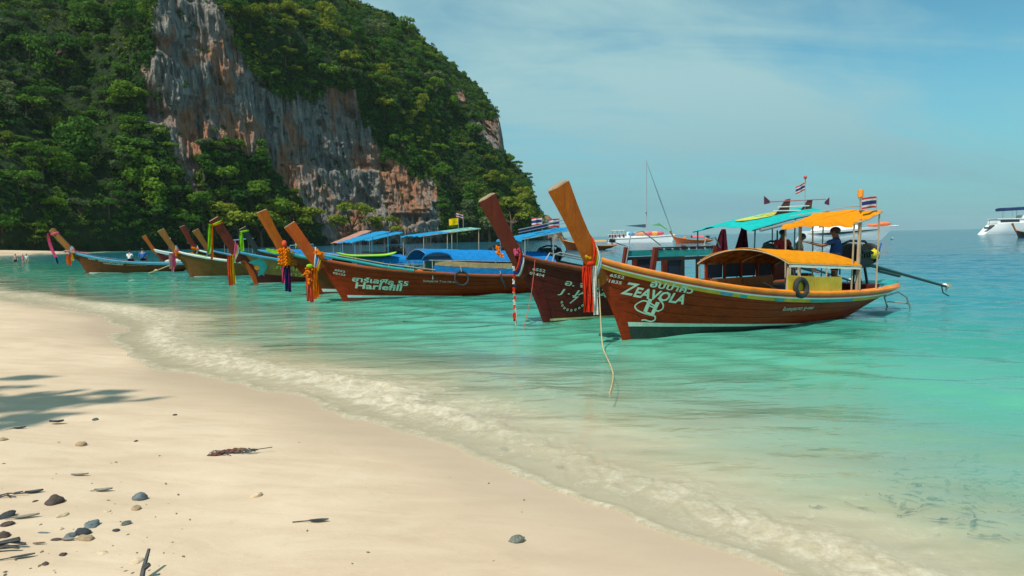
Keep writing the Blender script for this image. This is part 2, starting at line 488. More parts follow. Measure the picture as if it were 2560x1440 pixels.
# rippled surface relief, several sizes
w1 = k.noise(k.coord('Object', (.55, 1.5, 1), (0, 0, R(-18))), 1.7, 3, .5, .4)
w2 = k.noise(k.coord('Object', (.6, 1.4, 1), (0, 0, R(24))), 5.5, 3, .55, .3)
w3 = k.noise(k.coord('Object', (.5, 1.5, 1), (0, 0, R(-10))), .42, 3, .5, .3)
hh = k.math('ADD', k.math('ADD', k.math('MULTIPLY', w1, .08), k.math('MULTIPLY', w2, .018)), k.math('MULTIPLY', w3, .34))
nb = k.bump(hh, .46, 1.0)
dif = k.n('ShaderNodeBsdfDiffuse'); k.set(dif, 0, dc); k.set(dif, 'Normal', k.bump(hh, .28, 1.0))
tr = k.n('ShaderNodeBsdfTransparent'); k.set(tr, 0, (.86, .96, .93, 1))
body = k.n('ShaderNodeMixShader'); k.set(body, 0, k.rng(shn, -.3, 6.5, .10, .97))
k.t.links.new(tr.outputs[0], body.inputs[1]); k.t.links.new(dif.outputs[0], body.inputs[2])
gl = k.n('ShaderNodeBsdfGlossy'); k.set(gl, 'Roughness', .07); k.set(gl, 'Normal', nb); k.set(gl, 0, (.9, .9, .9, 1))
fr = k.n('ShaderNodeFresnel'); k.set(fr, 'IOR', 1.33); k.set(fr, 'Normal', nb)
sf = k.n('ShaderNodeMixShader'); k.set(sf, 0, k.math('MULTIPLY', fr.outputs[0], .92))
k.t.links.new(body.outputs[0], sf.inputs[1]); k.t.links.new(gl.outputs[0], sf.inputs[2])
f1 = k.noise(k.coord('Object', (1, 1, .2)), 5.0, 6, .68, .6); f2 = k.noise(k.coord('Object', (1, 1, .2)), 26, 4, .7, .3)
fn = k.math('ADD', k.math('MULTIPLY', f1, .65), k.math('MULTIPLY', f2, .35))
fm = k.rng(k.math('ADD', foam, k.math('MULTIPLY', k.math('SUBTRACT', fn, .5), 3.0)), .20, 1.25, 0, .68)
# sand stirred up by the wash
cl = k.rng(k.math('ADD', wash, k.math('MULTIPLY', k.math('SUBTRACT', med, .5), 1.5)), .30, .95, 0, .42)
sdif = k.n('ShaderNodeBsdfDiffuse'); k.set(sdif, 0, k.mix(f1, (.54, .465, .33), (.62, .53, .385)))
m2 = k.n('ShaderNodeMixShader'); k.set(m2, 0, cl)
k.t.links.new(sf.outputs[0], m2.inputs[1]); k.t.links.new(sdif.outputs[0], m2.inputs[2])
fd = k.n('ShaderNodeBsdfDiffuse'); k.set(fd, 0, k.mix(k.rng(f1, .4, .6), (.60, .50, .36), (.66, .60, .48))); k.set(fd, 'Normal', k.bump(fn, .6, .03))
m3 = k.n('ShaderNodeMixShader'); k.set(m3, 0, fm)
k.t.links.new(m2.outputs[0], m3.inputs[1]); k.t.links.new(fd.outputs[0], m3.inputs[2])
k.t.links.new(m3.outputs[0], k.out.inputs[0])
sea = link('sea', me, k.m)
tag(sea, 'turquoise sea with a foamy sandy wash along the beach', None, None, 'structure')

# ------------------------------------------------------------------ limestone headland, a closed hill
SIL = [(-900, -150), (-300, -220), (300, -260), (700, -150), (840, -30), (905, 18), (960, 32), (1010, 56), (1050, 78), (1080, 110), (1110, 134), (1150, 170),
       (1200, 206), (1232, 252), (1252, 288), (1262, 335), (1266, 385), (1288, 420), (1318, 440), (1333, 470), (1340, 512), (1352, 532), (1378, 545), (1398, 565), (1408, 590), (1418, 604)]
BASE = [(-900, 250), (0, 285), (400, 322), (800, 372), (1100, 420), (1345, 470), (1418, 492)]
cols = np.concatenate([np.linspace(-900, -20, 60), np.linspace(-10, 330, 90), np.linspace(332, 1110, 520), np.linspace(1113, 1180, 24), np.linspace(1183, 1418, 110)])
NTF = 330
tt = np.concatenate([np.linspace(0, 1, NTF), np.linspace(1.03, 2, 26)])
sx, sy = np.array(SIL).T
silh = np.interp(cols, sx, sy)
Db = np.interp(cols, *np.array(BASE).T)
T_, C_ = np.meshgrid(tt, cols)      # (cols, tt)
HX, HY, HZ = (np.zeros_like(T_) for _ in range(3))
ux, uy, Hr, Wd = [], [], [], []
for px, py, d in zip(cols, silh, Db):
    r0 = ray(px, 600); n_ = math.hypot(r0.x, r0.y); ux.append(r0.x / n_); uy.append(r0.y / n_)
    W_ = np.interp(px, [-900, 300, 900, 1240, 1345, 1418], [190, 170, 150, 95, 50, 22]); Wd.append(W_)
    Hr.append(max(at_r(px, py, d + W_).z, 1.0))
ux, uy, Hr, Wd = (np.array(q)[:, None] for q in (ux, uy, Hr, Wd))
rockw = np.interp(cols, [250, 420, 1000, 1150, 1230, 1300], [0, 1, 1, .35, .6, .8])[:, None]
gA = np.interp(tt, [0, .1, .3, .6, .85, 1], [0, .06, .28, .58, .84, 1.0])[None]
gB = np.interp(tt, [0, .08, .2, .55, .68, .85, 1], [0, .03, .09, .16, .32, .7, 1.0])[None]
g = gA * (1 - rockw) + gB * rockw
rec = np.where(T_ <= 1, g * Wd, Wd + (T_ - 1) * 170)
HZ = np.where(T_ <= 1, Hr * T_, Hr * np.cos(np.clip(T_ - 1, 0, 1) * math.pi / 2) ** 1.2 - 6 * np.clip(T_ - 1, 0, 1))
D_ = Db[:, None] + rec
X0, Y0 = ux * D_, uy * D_
edge = sstep(1420 - C_, 0, 90)
n_big = fbm(X0 / 55, Y0 / 55, HZ / 70, 3, 81)
n_med = fbm(X0 / 17, Y0 / 17, HZ / 26, 3, 84)
n_flu = fbm(X0 / 4.2, Y0 / 4.2, HZ / 34, 3, 87)
n_fin = fbm(X0 / 3.0, Y0 / 3.0, HZ / 5.0, 3, 90)
# where bare rock shows, read off in the hill's own bearing and height
px_, py_ = proj_np(np.stack([X0.ravel(), Y0.ravel(), HZ.ravel()], 1))
POLY = [(368, -400), (520, -400), (530, 0), (592, 110), (640, 190), (700, 222), (790, 238), (800, 205), (850, 196), (882, 215), (900, 262), (935, 335),
        (965, 385), (1005, 402), (1050, 430), (1082, 470), (1100, 520), (1098, 620), (820, 620), (800, 560), (720, 468), (690, 420), (560, 372), (503, 372),
        (500, 430), (520, 500), (535, 560), (500, 500), (470, 440), (440, 390), (400, 330), (350, 270), (352, 180), (385, 110)]
POLY2 = [(1172, 285), (1215, 300), (1262, 290), (1264, 372), (1235, 372), (1200, 345), (1170, 320)]
POLY3 = [(1138, 228), (1160, 232), (1166, 268), (1142, 272)]
POLY4 = [(1352, 532), (1420, 540), (1420, 620), (1362, 620)]
def inside(px, py, P):
    r = np.zeros(px.shape, bool); j = len(P) - 1
    for i in range(len(P)):
        xi, yi = P[i]; xj, yj = P[j]
        r ^= ((yi > py) != (yj > py)) & (px < (xj - xi) * (py - yi) / (yj - yi + 1e-9) + xi)
        j = i
    return r
wx, wy = 13 * n_med.ravel() + 12 * n_fin.ravel(), 22 * vnoise(X0.ravel() / 9, Y0.ravel() / 9, HZ.ravel() / 9, 93)
rock = (inside(px_ + wx, py_ + wy, POLY) | inside(px_ + wx * .4, py_ + wy * .4, POLY2) | inside(px_ + wx * .3, py_ + wy * .3, POLY3) | inside(px_, py_, POLY4)).reshape(T_.shape)
rock &= T_ <= 1
rk = rock.astype(float)
foot = np.clip(1 - HZ / 7.0, 0, 1)
disp = (9 * n_big + 4.5 * n_med) * edge * sstep(HZ, 0, 25) + rk * (4.2 * np.abs(n_flu) - 2.4 + 1.1 * n_fin + 1.6 * np.abs(vnoise(X0 / 1.7, Y0 / 1.7, HZ / 14, 131)) + 1.3 * np.abs(vnoise(X0 / 6, Y0 / 6, HZ / 2.6, 133))) + 1.0 * n_fin * (1 - rk)
disp += rk * 5.0 * sstep(vnoise(X0 / 15, Y0 / 15, HZ / 8, 97), .25, .6) + rk * 1.5 * sstep(vnoise(X0 / 5, Y0 / 5, HZ / 4, 98), .35, .55)          # hollows and overhangs
disp += foot * 5 * edge
disp = np.where(T_ > 1.5, disp * .3, disp)
D2 = D_ + disp
HX, HY = ux * D2, uy * D2
HZ2 = HZ + np.where(T_ < 1, 2.5 * n_med * sstep(T_, .1, .5) * edge * (1 - rk * .6), 0) + np.where((T_ > .9) & (T_ < 1.3), 2.5 * n_fin * edge, 0)
HZ2 = np.where(T_ == 0, -3.0, HZ2)
Vh = np.stack([HX.ravel(), HY.ravel(), HZ2.ravel()], 1)
me = np_mesh('cliff', Vh, grid_faces(len(cols), len(tt)))
set_attr(me, 'rock', rk.ravel())
k = NT('limestone')
v = k.coord('Object')
ra = k.attr('rock')
stk = k.noise(k.coord('Object', (1, 1, .11)), .30, 6, .65, 1.0)
stf = k.noise(k.coord('Object', (1, 1, .10)), .95, 5, .65, .6)
pat = k.noise(k.coord('Object', (1, 1, .6)), .035, 5, .6, .6)
pit = k.noise(v, .5, 5, .68, .4)
c = k.ramp(stk, [(.33, (.10, .10, .095)), (.46, (.24, .23, .21)), (.58, (.37, .34, .29)), (.7, (.50, .44, .36))])
c = k.mix(k.rng(pat, .465, .60, 0, .85), c, k.ramp(stf, [(.3, (.24, .085, .04)), (.52, (.48, .21, .10)), (.7, (.60, .36, .21))]))
c = k.mix(k.rng(stf, .54, .66, 0, .75), c, (.045, .055, .065))
c = k.mix(k.rng(pit, .60, .72, 0, .6), c, (.035, .04, .04))
soil = k.ramp(pit, [(.35, (.018, .038, .014)), (.7, (.045, .075, .022))])
c = k.mix(k.rng(ra, .3, .7), soil, c)
k.pbr(c, .9, k.bump(k.math('ADD', k.math('ADD', stk, stf), k.math('MULTIPLY', pit, 1.4)), .9, 2.2), spec=.15)
cliff = link('cliff', me, k.m)
tag(cliff, 'steep limestone headland with orange streaked bare rock among the jungle', None, None, 'structure')
# ------------------------------------------------------------------ jungle on the headland
def leaf_mat(name, a, b, tr=.3):
    k = NT(name)
    oi = k.n('ShaderNodeObjectInfo')
    v = k.coord('Object')
    n1 = k.noise(v, .9, 3, .6); n2 = k.noise(v, 5.0, 2, .6)
    f = k.math('ADD', k.math('MULTIPLY', n1, .45), k.math('ADD', k.math('MULTIPLY', n2, .35), k.math('MULTIPLY', oi.outputs['Random'], .36)))
    c = k.ramp(f, [(.30, a), (.58, tuple((p + q) / 2 for p, q in zip(a, b))), (.82, b)])
    d = k.n('ShaderNodeBsdfDiffuse'); t = k.n('ShaderNodeBsdfTranslucent'); mx = k.n('ShaderNodeMixShader')
    k.set(d, 0, c); k.set(t, 0, c); k.set(mx, 0, tr + .08)
    k.t.links.new(d.outputs[0], mx.inputs[1]); k.t.links.new(t.outputs[0], mx.inputs[2]); k.t.links.new(mx.outputs[0], k.out.inputs[0])
    return k.m
LEAF = [leaf_mat('leaf_deep_green', (.028, .095, .020), (.11, .22, .032)), leaf_mat('leaf_mid_green', (.045, .13, .018), (.18, .29, .030)),
        leaf_mat('leaf_yellow_green', (.10, .165, .018), (.30, .33, .035)), leaf_mat('leaf_grey_green', (.06, .12, .05), (.18, .23, .09))]
BARK = wood('bark', (.05, .035, .022), (.16, .12, .085), .9, 1.0, 0, .3, 'Z')
def leaf_cloud(centers, radii, n_each, size, flat=.75, seed=0):
    """leaf-sized faces on the upper shells of many clumps"""
    g = np.random.default_rng(seed); V = []
    for c, r, n in zip(centers, radii, n_each):
        d = g.normal(size=(n, 3)); d /= np.linalg.norm(d, axis=1)[:, None]
        d[:, 2] = np.where(d[:, 2] < -.35, -d[:, 2], d[:, 2])
        p = c + d * (r * g.uniform(.62, 1.06, (n, 1))) * np.array([1, 1, flat])
        nn = d + g.normal(scale=.55, size=(n, 3)); nn /= np.linalg.norm(nn, axis=1)[:, None]
        t = np.cross(nn, g.normal(size=(n, 3))); t /= np.linalg.norm(t, axis=1)[:, None]
        b = np.cross(nn, t)
        s = size * g.uniform(.55, 1.25, (n, 1)); e = g.uniform(.45, .8, (n, 1))
        V.append(np.stack([p - t * s, p - b * s * e + nn * s * .12, p + t * s, p + b * s * e - nn * s * .10], 1))
    V = np.concatenate(V); n = len(V)
    return V.reshape(-1, 3), np.arange(n * 4).reshape(n, 4)
CROWNS, TRUNKS = [], []
for q in range(9):
    g = np.random.default_rng(100 + q)
    nb = int(g.integers(7, 12)); cs, rs, ns = [], [], []
    for i in range(nb):
        a, rad_ = g.uniform(0, 6.28), g.uniform(.2, 1) ** .6 * 3.6
        tall = q in (2, 6); rad_ *= .6 if tall else 1.0
        cs.append(np.array([math.cos(a) * rad_, math.sin(a) * rad_, 6.2 + g.uniform(-1.6, 2.2) * (2.0 if tall else 1) * (.5 if q in (1, 4) else 1) - .18 * rad_]))
        rs.append(g.uniform(1.3, 2.5)); ns.append(int(115 * rs[-1] / 1.9))
    V, F = leaf_cloud(cs, rs, ns, (.44, .36, .5, .4, .32, .55, .44, .38, .48)[q], (.72, .6, .95, .7, .5, .8, 1.1, .72, .6)[q], 200 + q)
    me = np_mesh('crown', V, F, False)
    CROWNS.append((me, cs, rs))
    b = MB()
    lean = Vector((g.uniform(-.6, .6), g.uniform(-.6, .6), 0))
    fork = Vector((0, 0, 3.4)) + lean
    b.tube([(0, 0, -1.5), Vector((0, 0, 1.2)) + lean * .3, fork], [.42, .32, .24], 7)
    for c in cs[:6]:
        e = Vector(c); b.tube([fork, fork.lerp(e, .5) + Vector((0, 0, -.3)), e], [.17, .11, .05], 5)
    TRUNKS.append(b.mesh('trunk'))
crown_me = {}
def crown_for(q, m):
    if (q, m) not in crown_me:
        me = CROWNS[q][0].copy(); me.materials.clear(); me.materials.append(LEAF[m]); crown_me[(q, m)] = me
    return crown_me[(q, m)]
for t in TRUNKS: t.materials.append(BARK)
def tree(name, loc, s, q, m, rz, label, group, zs=1.0):
    r = empty(name, loc, rz)
    r.scale = (s, s, s * zs)
    tag(r, label, 'tree', group)
    link('trunk', TRUNKS[q], None, r)
    link('crown', crown_for(q, m), None, r)
    return r
Vg = Vh.reshape(len(cols), len(tt), 3)
ok = (rk < .5) & (T_ < .985) & (HZ2 > 7) & (C_ > -40) & (C_ < 1385)
pp = proj_np(Vh); vis = ((pp[0] > -30) & (pp[1] > -60)).reshape(T_.shape)
# crude self-hiding test: a point shows if nothing lower in its column stands higher in the picture
py_m = pp[1].reshape(T_.shape)
front = py_m <= np.minimum.accumulate(py_m, 1) + 14
cand = np.argwhere(ok & vis & front)
g = np.random.default_rng(5)
g.shuffle(cand)
picked, PX = [], []
for i, j in cand:
    p = (pp[0].reshape(T_.shape)[i, j], py_m[i, j])
    mn = 31 if p[0] < 900 else 24
    if all((p[0] - a) ** 2 + (1.25 * (p[1] - b)) ** 2 > mn * mn for a, b in PX):
        picked.append((i, j)); PX.append(p)
    if len(picked) >= 288: break
def zone(px, py):
    if px > 1120: return ('jungle tree on the steep right-hand end of the headland', 'trees on the seaward end of the headland')
    if py < 240 and px > 520: return ('jungle tree on the shoulder above the bare orange rock face', 'trees above the rock face')
    if px > 900: return ('jungle tree on the slope just right of the bare rock face', 'trees right of the rock face')
    if py > 500: return ('jungle tree low on the headland behind the moored boats', 'trees along the foot of the headland')
    return ('jungle tree on the green slope left of the bare rock face', 'trees on the slope left of the rock face')
tone = ['dark green', 'mid green', 'yellowish green', 'grey green']
fp = g.random((len(picked), 6))
for (i, j), (px, py), u in zip(picked, PX, fp):
    P = Vg[i, j]
    yl = vnoise(P[0] / 40, P[1] / 40, P[2] / 40, 5) + (.25 if py > 430 and px > 500 else 0) + (.18 if 520 < px < 1100 and py < 240 else 0)
    m = 2 if yl + u[0] * .5 + (.10 if px > 880 else 0) > .70 else (0 if u[0] < .42 else (1 if u[0] < .82 else 3))
    lab, grp = zone(px, py)
    tree('jungle_tree', (P[0], P[1], P[2] - 2.6), .80 + 1.25 * u[1] ** 2.0, int(u[2] * 9) % 9, m, u[3] * 6.28, tone[m] + ' ' + lab, tone[m] + ' ' + grp, .72 + .35 * u[4])
# single trees of the waterside, each with a look of its own
SHORE_TREES = [(600, 560, 340, 1.25, 2, 'bright yellow-green tree at the foot of the rock, left of the tall orange prow'),
    (735, 572, 345, 1.35, 2, 'olive round tree behind the two crossed orange prows'),
    (655, 590, 338, 1.0, 2, 'small yellow-green tree low between the black prow and orange prow'),
    (885, 575, 352, 1.35, 2, 'olive waterside tree under the rock face, above the blue boat roofs'),
    (960, 560, 360, .95, 2, 'smaller olive tree beside the larger one under the rock face'),
    (1275, 570, 430, 1.75, 2, 'big olive tree at the headland foot between the two nearest prows'),
    (1225, 560, 426, 1.1, 3, 'greyish bush-like tree just left of the nearest red-brown prow'),
    (470, 545, 322, 1.2, 1, 'mid green tree standing out in front of the slope left of the rock foot'),
    (560, 415, 330, 1.3, 1, 'green tree on the ledge that juts in front of the rock face'),
    (630, 455, 336, 1.5, 1, 'broad green tree lower on the ledge in front of the rock face'),
    (520, 395, 327, .9, 0, 'dark tree at the upper tip of the ledge before the rock face'),
    (590, 480, 332, 1.3, 0, 'dark leafy tree under the ledge in front of the rock face'),
    (680, 500, 340, 1.3, 1, 'green tree at the lower right end of the rocky ledge')]
for n, (px, py, r, s, m, lab) in enumerate(SHORE_TREES):
    P = at_r(px, py, r - 6)
    b_i = int(np.argmin(np.abs(cols - px))); dd = np.hypot(Vg[b_i, :NTF, 0], Vg[b_i, :NTF, 1])
    j = int(np.argmin(np.abs(Vg[b_i, :NTF, 2] - P.z))); q = Vg[b_i, j]
    f_ = 1 - 8.0 / dd[j]
    s *= 2.5 if n < 7 else 1.5
    tree('waterside_tree', (q[0] * f_, q[1] * f_, max(P.z - 5.2 * s, 1.0)), s * .95, (0, 3, 5, 7, 8, 3, 0, 7, 5, 3, 6, 8, 0)[n], m, n * 1.3, lab, None, .8 if n < 7 else .75)
# everything smaller between them: vines, saplings, bushes - one mass
cand2 = np.argwhere(ok & front & (C_ > -60) & (pp[1].reshape(T_.shape) > -120) | ((rk < .5) & (HZ2 > 4.5) & (T_ < 1.03) & front & (C_ > 0) & (pp[1].reshape(T_.shape) > -60)))
wgt = np.where(C_[cand2[:, 0], cand2[:, 1]] > 880, 2.0, 1.0); sel = cand2[g.choice(len(cand2), 9500, p=wgt / wgt.sum())]
ctr = Vg[sel[:, 0], sel[:, 1]] + g.normal(scale=.8, size=(len(sel), 3))
rad_ = g.uniform(.9, 2.5, len(sel))
# shrubs clinging to cracks of the bare rock
ck = np.argwhere((rk > .5) & (n_fin > .75) & (HZ2 > 8)); ck = ck[g.choice(len(ck), 170)]
ctr = np.concatenate([ctr, Vg[ck[:, 0], ck[:, 1]]]); rad_ = np.concatenate([rad_, g.uniform(.5, 1.6, len(ck))])
V, F = leaf_cloud(list(ctr), list(rad_), [int(24 + 9 * r) for r in rad_], .55, .8, 9)
me = np_mesh('undergrowth', V, F, False)
k_ = NT('undergrowth_leaf'); v_ = k_.coord('Object')
n1 = k_.noise(v_, .045, 4, .6); n2 = k_.noise(v_, .5, 3, .6)
c_ = k_.ramp(k_.math('ADD', k_.math('MULTIPLY', n1, .55), k_.math('MULTIPLY', n2, .45)), [(.32, (.024, .080, .020)), (.5, (.055, .135, .022)), (.68, (.18, .235, .028))])
d_ = k_.n('ShaderNodeBsdfDiffuse'); t_ = k_.n('ShaderNodeBsdfTranslucent'); x_ = k_.n('ShaderNodeMixShader')
k_.set(d_, 0, c_); k_.set(t_, 0, c_); k_.set(x_, 0, .3)
k_.t.links.new(d_.outputs[0], x_.inputs[1]); k_.t.links.new(t_.outputs[0], x_.inputs[2]); k_.t.links.new(x_.outputs[0], k_.out.inputs[0])
tag(link('undergrowth', me, k_.m), 'dense bushes and creepers covering the headland between the trees', None, None, 'stuff')

# fringes of creeper hanging over the lip of the rock face
br = np.argwhere((rk[:, :-1] > .5) & (rk[:, 1:] < .5) & (HZ2[:, 1:] > 12) & (tt[None, 1:] < .98))
br = br[g.choice(len(br), min(260, len(br)), replace=False)]
ctr = np.concatenate([Vg[br[:, 0], np.minimum(br[:, 1] + q, NTF - 1)] * np.array([.995, .995, 1]) for q in (2, 0, -2, -5)])
V, F = leaf_cloud(list(ctr), list(g.uniform(.7, 2.2, len(ctr)) * np.repeat([1.2, 1.0, .7, .45], len(br))), [26] * len(ctr), .5, 1.15, 77)
tag(link('hanging_creepers', np_mesh('hanging_creepers', V, F, False), k_.m), 'creepers and bushes hanging over the edge of the bare rock face', None, None, 'stuff')
# ------------------------------------------------------------------ materials of the boats
W_DARK = wood('varnished_dark_hull', (.17, .016, .003), (.35, .040, .006), .33, 1.0, .35, .4)
W_MAROON = wood('varnished_maroon_hull', (.075, .011, .011), (.15, .024, .018), .38, 1.0, .3, .35)
W_BROWN = wood('brown_hull', (.10, .030, .010), (.19, .058, .018), .5, 1.0, .1, .4)
W_UMBER = wood('weathered_brown_hull', (.14, .058, .018), (.25, .11, .03), .6, 1.0, .0, .4)
W_ORANGE = wood('orange_brown_prow', (.26, .060, .008), (.50, .13, .014), .40, 1.0, .35, .35, 'Z')
W_RED = wood('red_brown_prow', (.10, .018, .012), (.20, .040, .022), .42, 1.0, .3, .3, 'Z')
W_RUST = wood('rust_orange_prow', (.32, .052, .009), (.54, .105, .017), .42, 1.0, .25, .3, 'Z')
W_BRNP = wood('brown_prow', (.19, .075, .018), (.34, .15, .04), .5, 1.0, .05, .3, 'Z')
W_BLACK = paint('black_prow', (.018, .02, .02), .5)
W_DECK = wood('worn_deck_board', (.10, .06, .035), (.22, .15, .09), .75, 1.0, 0, .4)
W_CAP = wood('pale_cap_wood', (.26, .17, .10), (.42, .32, .22), .8, 2.0, 0, .3)  # paler timber for the prow tops
ORANGE = paint('orange_paint', (.80, .22, .012), .4)
REDP = paint('red_paint', (.55, .05, .03), .42)
WHITE = paint('white_paint', (.72, .72, .67), .45, .08)
YELLOWP = paint('ochre_yellow_paint', (.55, .33, .02), .45)
YBOX = paint('yellow_board_paint', (.55, .36, .015), .5, .25)
OBOARD = paint('burnt_orange_board', (.45, .13, .015), .5)
TEALP = paint('teal_paint', (.02, .30, .29), .4)
SKYP = paint('sky_blue_paint', (.06, .28, .42), .45)
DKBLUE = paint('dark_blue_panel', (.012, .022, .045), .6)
BLUEP = paint('deep_blue_board', (.015, .10, .34), .5)
BOTTOM = paint('dark_green_bottom_paint', (.016, .032, .022), .7, .4, 2.0)
REDBOT = paint('red_brown_bottom_paint', (.10, .03, .02), .7, .3, 2.0)
STEEL = paint('galvanised_tube', (.45, .45, .42), .38, .15, 6, .1, .6)
BEIGET = paint('weathered_wood_tube', (.40, .30, .20), .6)
BLACKM = paint('black_engine_metal', (.018, .02, .02), .45, .3, 5, .2, .2)
GREENM = paint('dark_green_shaft_paint', (.02, .055, .05), .45)
BRASS = paint('pale_propeller_metal', (.62, .58, .50), .35, .1, 6, .1, .5)
TANK = paint('yellow_tank_plastic', (.62, .50, .02), .4)
RUBBER = paint('black_rubber', (.02, .021, .022), .75, .3, 8, .4)
LETTER = paint('mint_lettering', (.46, .60, .47), .5, .12, 6, .1)
LETTERW = paint('white_lettering', (.52, .54, .47), .5, .12, 6, .1)
LETTERG = paint('gold_lettering', (.50, .36, .07), .5)
MURAL = paint('yellow_brown_mural', (.24, .12, .02), .5, .35, 2)
MURALT = paint('teal_mural_dolphin', (.03, .27, .27), .45)
T_YEL = cloth('amber_tarpaulin', (.82, .31, .015), .10, .22)
T_TEAL = cloth('teal_tarpaulin', (.02, .52, .50), .10, .25)
T_BLUE = cloth('blue_tarpaulin', (.02, .24, .60), .14, .22)
T_SKY = cloth('light_blue_tarpaulin', (.03, .30, .58), .12, .25)
T_PINK = cloth('dusty_pink_tarpaulin', (.46, .24, .19), .12, .2)
T_MINT = cloth('mint_tarpaulin', (.20, .50, .46), .12, .25)
T_UNDER = cloth('mottled_brown_lining', (.30, .09, .02), .6, .05)  # brown underside sheet, darker in random patches
T_MAROON = cloth('maroon_cloth', (.075, .012, .022), .3, .1)
T_BEIGE = cloth('beige_matting', (.50, .33, .18), .2, .1)
R_RED = cloth('red_ribbon', (.72, .05, .02)); R_WHT = cloth('white_ribbon', (.70, .70, .64)); R_NAVY = cloth('navy_ribbon', (.03, .05, .20))
R_LIME = cloth('lime_ribbon', (.30, .62, .03)); R_YEL = cloth('yellow_ribbon', (.78, .50, .02)); R_ORG = cloth('orange_ribbon', (.85, .24, .01))
R_PINK = cloth('pink_ribbon', (.75, .12, .25)); R_ROSE = cloth('pale_pink_ribbon', (.72, .38, .38)); R_CORAL = cloth('coral_ribbon', (.80, .13, .07))
R_PURP = cloth('purple_ribbon', (.16, .03, .14)); R_SKY = cloth('pale_blue_ribbon', (.30, .48, .62)); R_MAR = cloth('orange_garland_flower', (.95, .24, .01))
R_BLUE = cloth('bright_blue_ribbon', (.03, .22, .60))
ROPE_T = cloth('tan_rope', (.48, .36, .20), .2, 0); ROPE_R = cloth('faded_red_rope', (.42, .09, .06), .2, 0)
FLAG_MATS = [cloth('flag_red', (.60, .05, .05)), cloth('flag_white', (.72, .70, .66)), cloth('flag_blue', (.05, .06, .22))]
FLAGY = cloth('flag_yellow', (.85, .58, .01))

# ------------------------------------------------------------------ the long-tail boat
class Hull:
    def __init__(s, L=9.4, B=.95, sheer=None, rake=.9, high=1.8):
        s.L, s.B, s.rake = L, B, rake
        sh = sheer or [(-.9, 1.8), (-.37, 1.62), (.67, 1.37), (1.8, 1.14), (3, .95), (4.35, .81), (5.8, .72), (7.5, .68), (9.4, .72)]
        sh = [(-rake + (x + .9) * (L + rake) / 10.3, z * (high / 1.8) if x < 0 else z + (high - 1.8) * max(0, 1 - x / 3)) for x, z in sh]
        c = catmull(sh, 8); s.sx, s.sz = c[:, 0], c[:, 1]
    def zg(s, x): return float(np.interp(x, s.sx, s.sz))
    def bg(s, u):
        f = .05 + .95 * math.sin(math.pi / 2 * min(u / .52, 1)) ** .88 if u < .52 else 1 - .42 * ((u - .52) / .48) ** 2.2
        if u > .88: f *= math.sqrt(max(0, 1 - ((u - .88) / .12) ** 2.2)) * .97 + .03
        return s.B * f
    def base(s, u):
        zk = -.35 * float(sstep(u, 0, .16)) + .55 * float(sstep(u, .70, 1.0))
        return u * (s.L - 1.15), zk
    def P(s, u, v, side=-1):
        xk, zk = s.base(u); xg = -s.rake + u * (s.L + s.rake); zg = s.zg(xg)
        p = 1.0 - .52 * float(sstep(u, .03, .4))
        if u > .8: p += .25 * float(sstep(u, .8, 1))
        bow = (1 - float(sstep(u, 0, .2))) * .10 * math.sin(math.pi * v)
        return Vector((xk + (xg - xk) * v + bow, side * max(s.bg(u) * v ** p, .004), zk + (zg - zk) * v))
    def out(s, u, v, side, d):
        e = .004; u0, u1 = max(u - e, 0), min(u + e, 1); v0, v1 = max(v - e, .001), min(v + e, 1)
        n = (s.P(u1, v, side) - s.P(u0, v, side)).cross(s.P(u, v1, side) - s.P(u, v0, side))
        if n.y * side < 0: n = -n
        n = n.normalized() if n.length > 1e-12 else Vector((0, side, 0))
        return s.P(u, v, side) + n * d
    def v_of(s, u, z): xk, zk = s.base(u); zg = s.zg(-s.rake + u * (s.L + s.rake)); return (z - zk) / (zg - zk)
    def uv(s, x, z):
        u = (x + .4) / s.L
        for _ in range(14):
            u = min(max(u, 0), 1); v = min(max(s.v_of(u, z), .002), 1)
            u += (x - s.P(u, v).x) / s.L * .9
        return min(max(u, 0), 1), min(max(s.v_of(min(max(u, 0), 1), z), .002), 1)
    def on(s, x, z, d=.02, side=-1):
        u, v = s.uv(x, z); return s.out(u, v, side, d)
US = [0, .015, .035, .06, .09] + [.12 + i * .04 for i in range(19)] + [.90, .92, .94, .955, .97, .98, .99, 1.0]
def strip(h, f_lo, f_hi, u0, u1, d, side, n=2, th=None):
    us = [u0] + [u for u in US if u0 < u < u1] + [u1]
    P = [[h.out(u, min(1, max(.002, f_lo(u) + (f_hi(u) - f_lo(u)) * j / n)), side, d) for j in range(n + 1)] for u in us]
    return P
def lettering(h, body, x0, z0, width, cap, slope, m, parent, shear=0.0, d=.024, name='lettering', size_box=None, bold=0.0):
    cu = bpy.data.curves.new('t', 'FONT'); cu.body = body; cu.resolution_u = 2; cu.offset = bold
    o = bpy.data.objects.new('t', cu); COL.objects.link(o)
    me = bpy.data.meshes.new_from_object(o.evaluated_get(bpy.context.evaluated_depsgraph_get()))
    bpy.data.objects.remove(o); bpy.data.curves.remove(cu)
    xs = [v.co.x for v in me.vertices]; a0, a1 = min(xs), max(xs)
    for v in me.vertices:
        a, b = (v.co.x - a0) / (a1 - a0), v.co.y / .70
        x = x0 + width * a + shear * b * cap; z = z0 + slope * (x - x0) + cap * b
        v.co = h.on(x, z, d)
    me.materials.clear(); me.materials.append(m)
    me.name = name
    return link(name, me, None, parent)
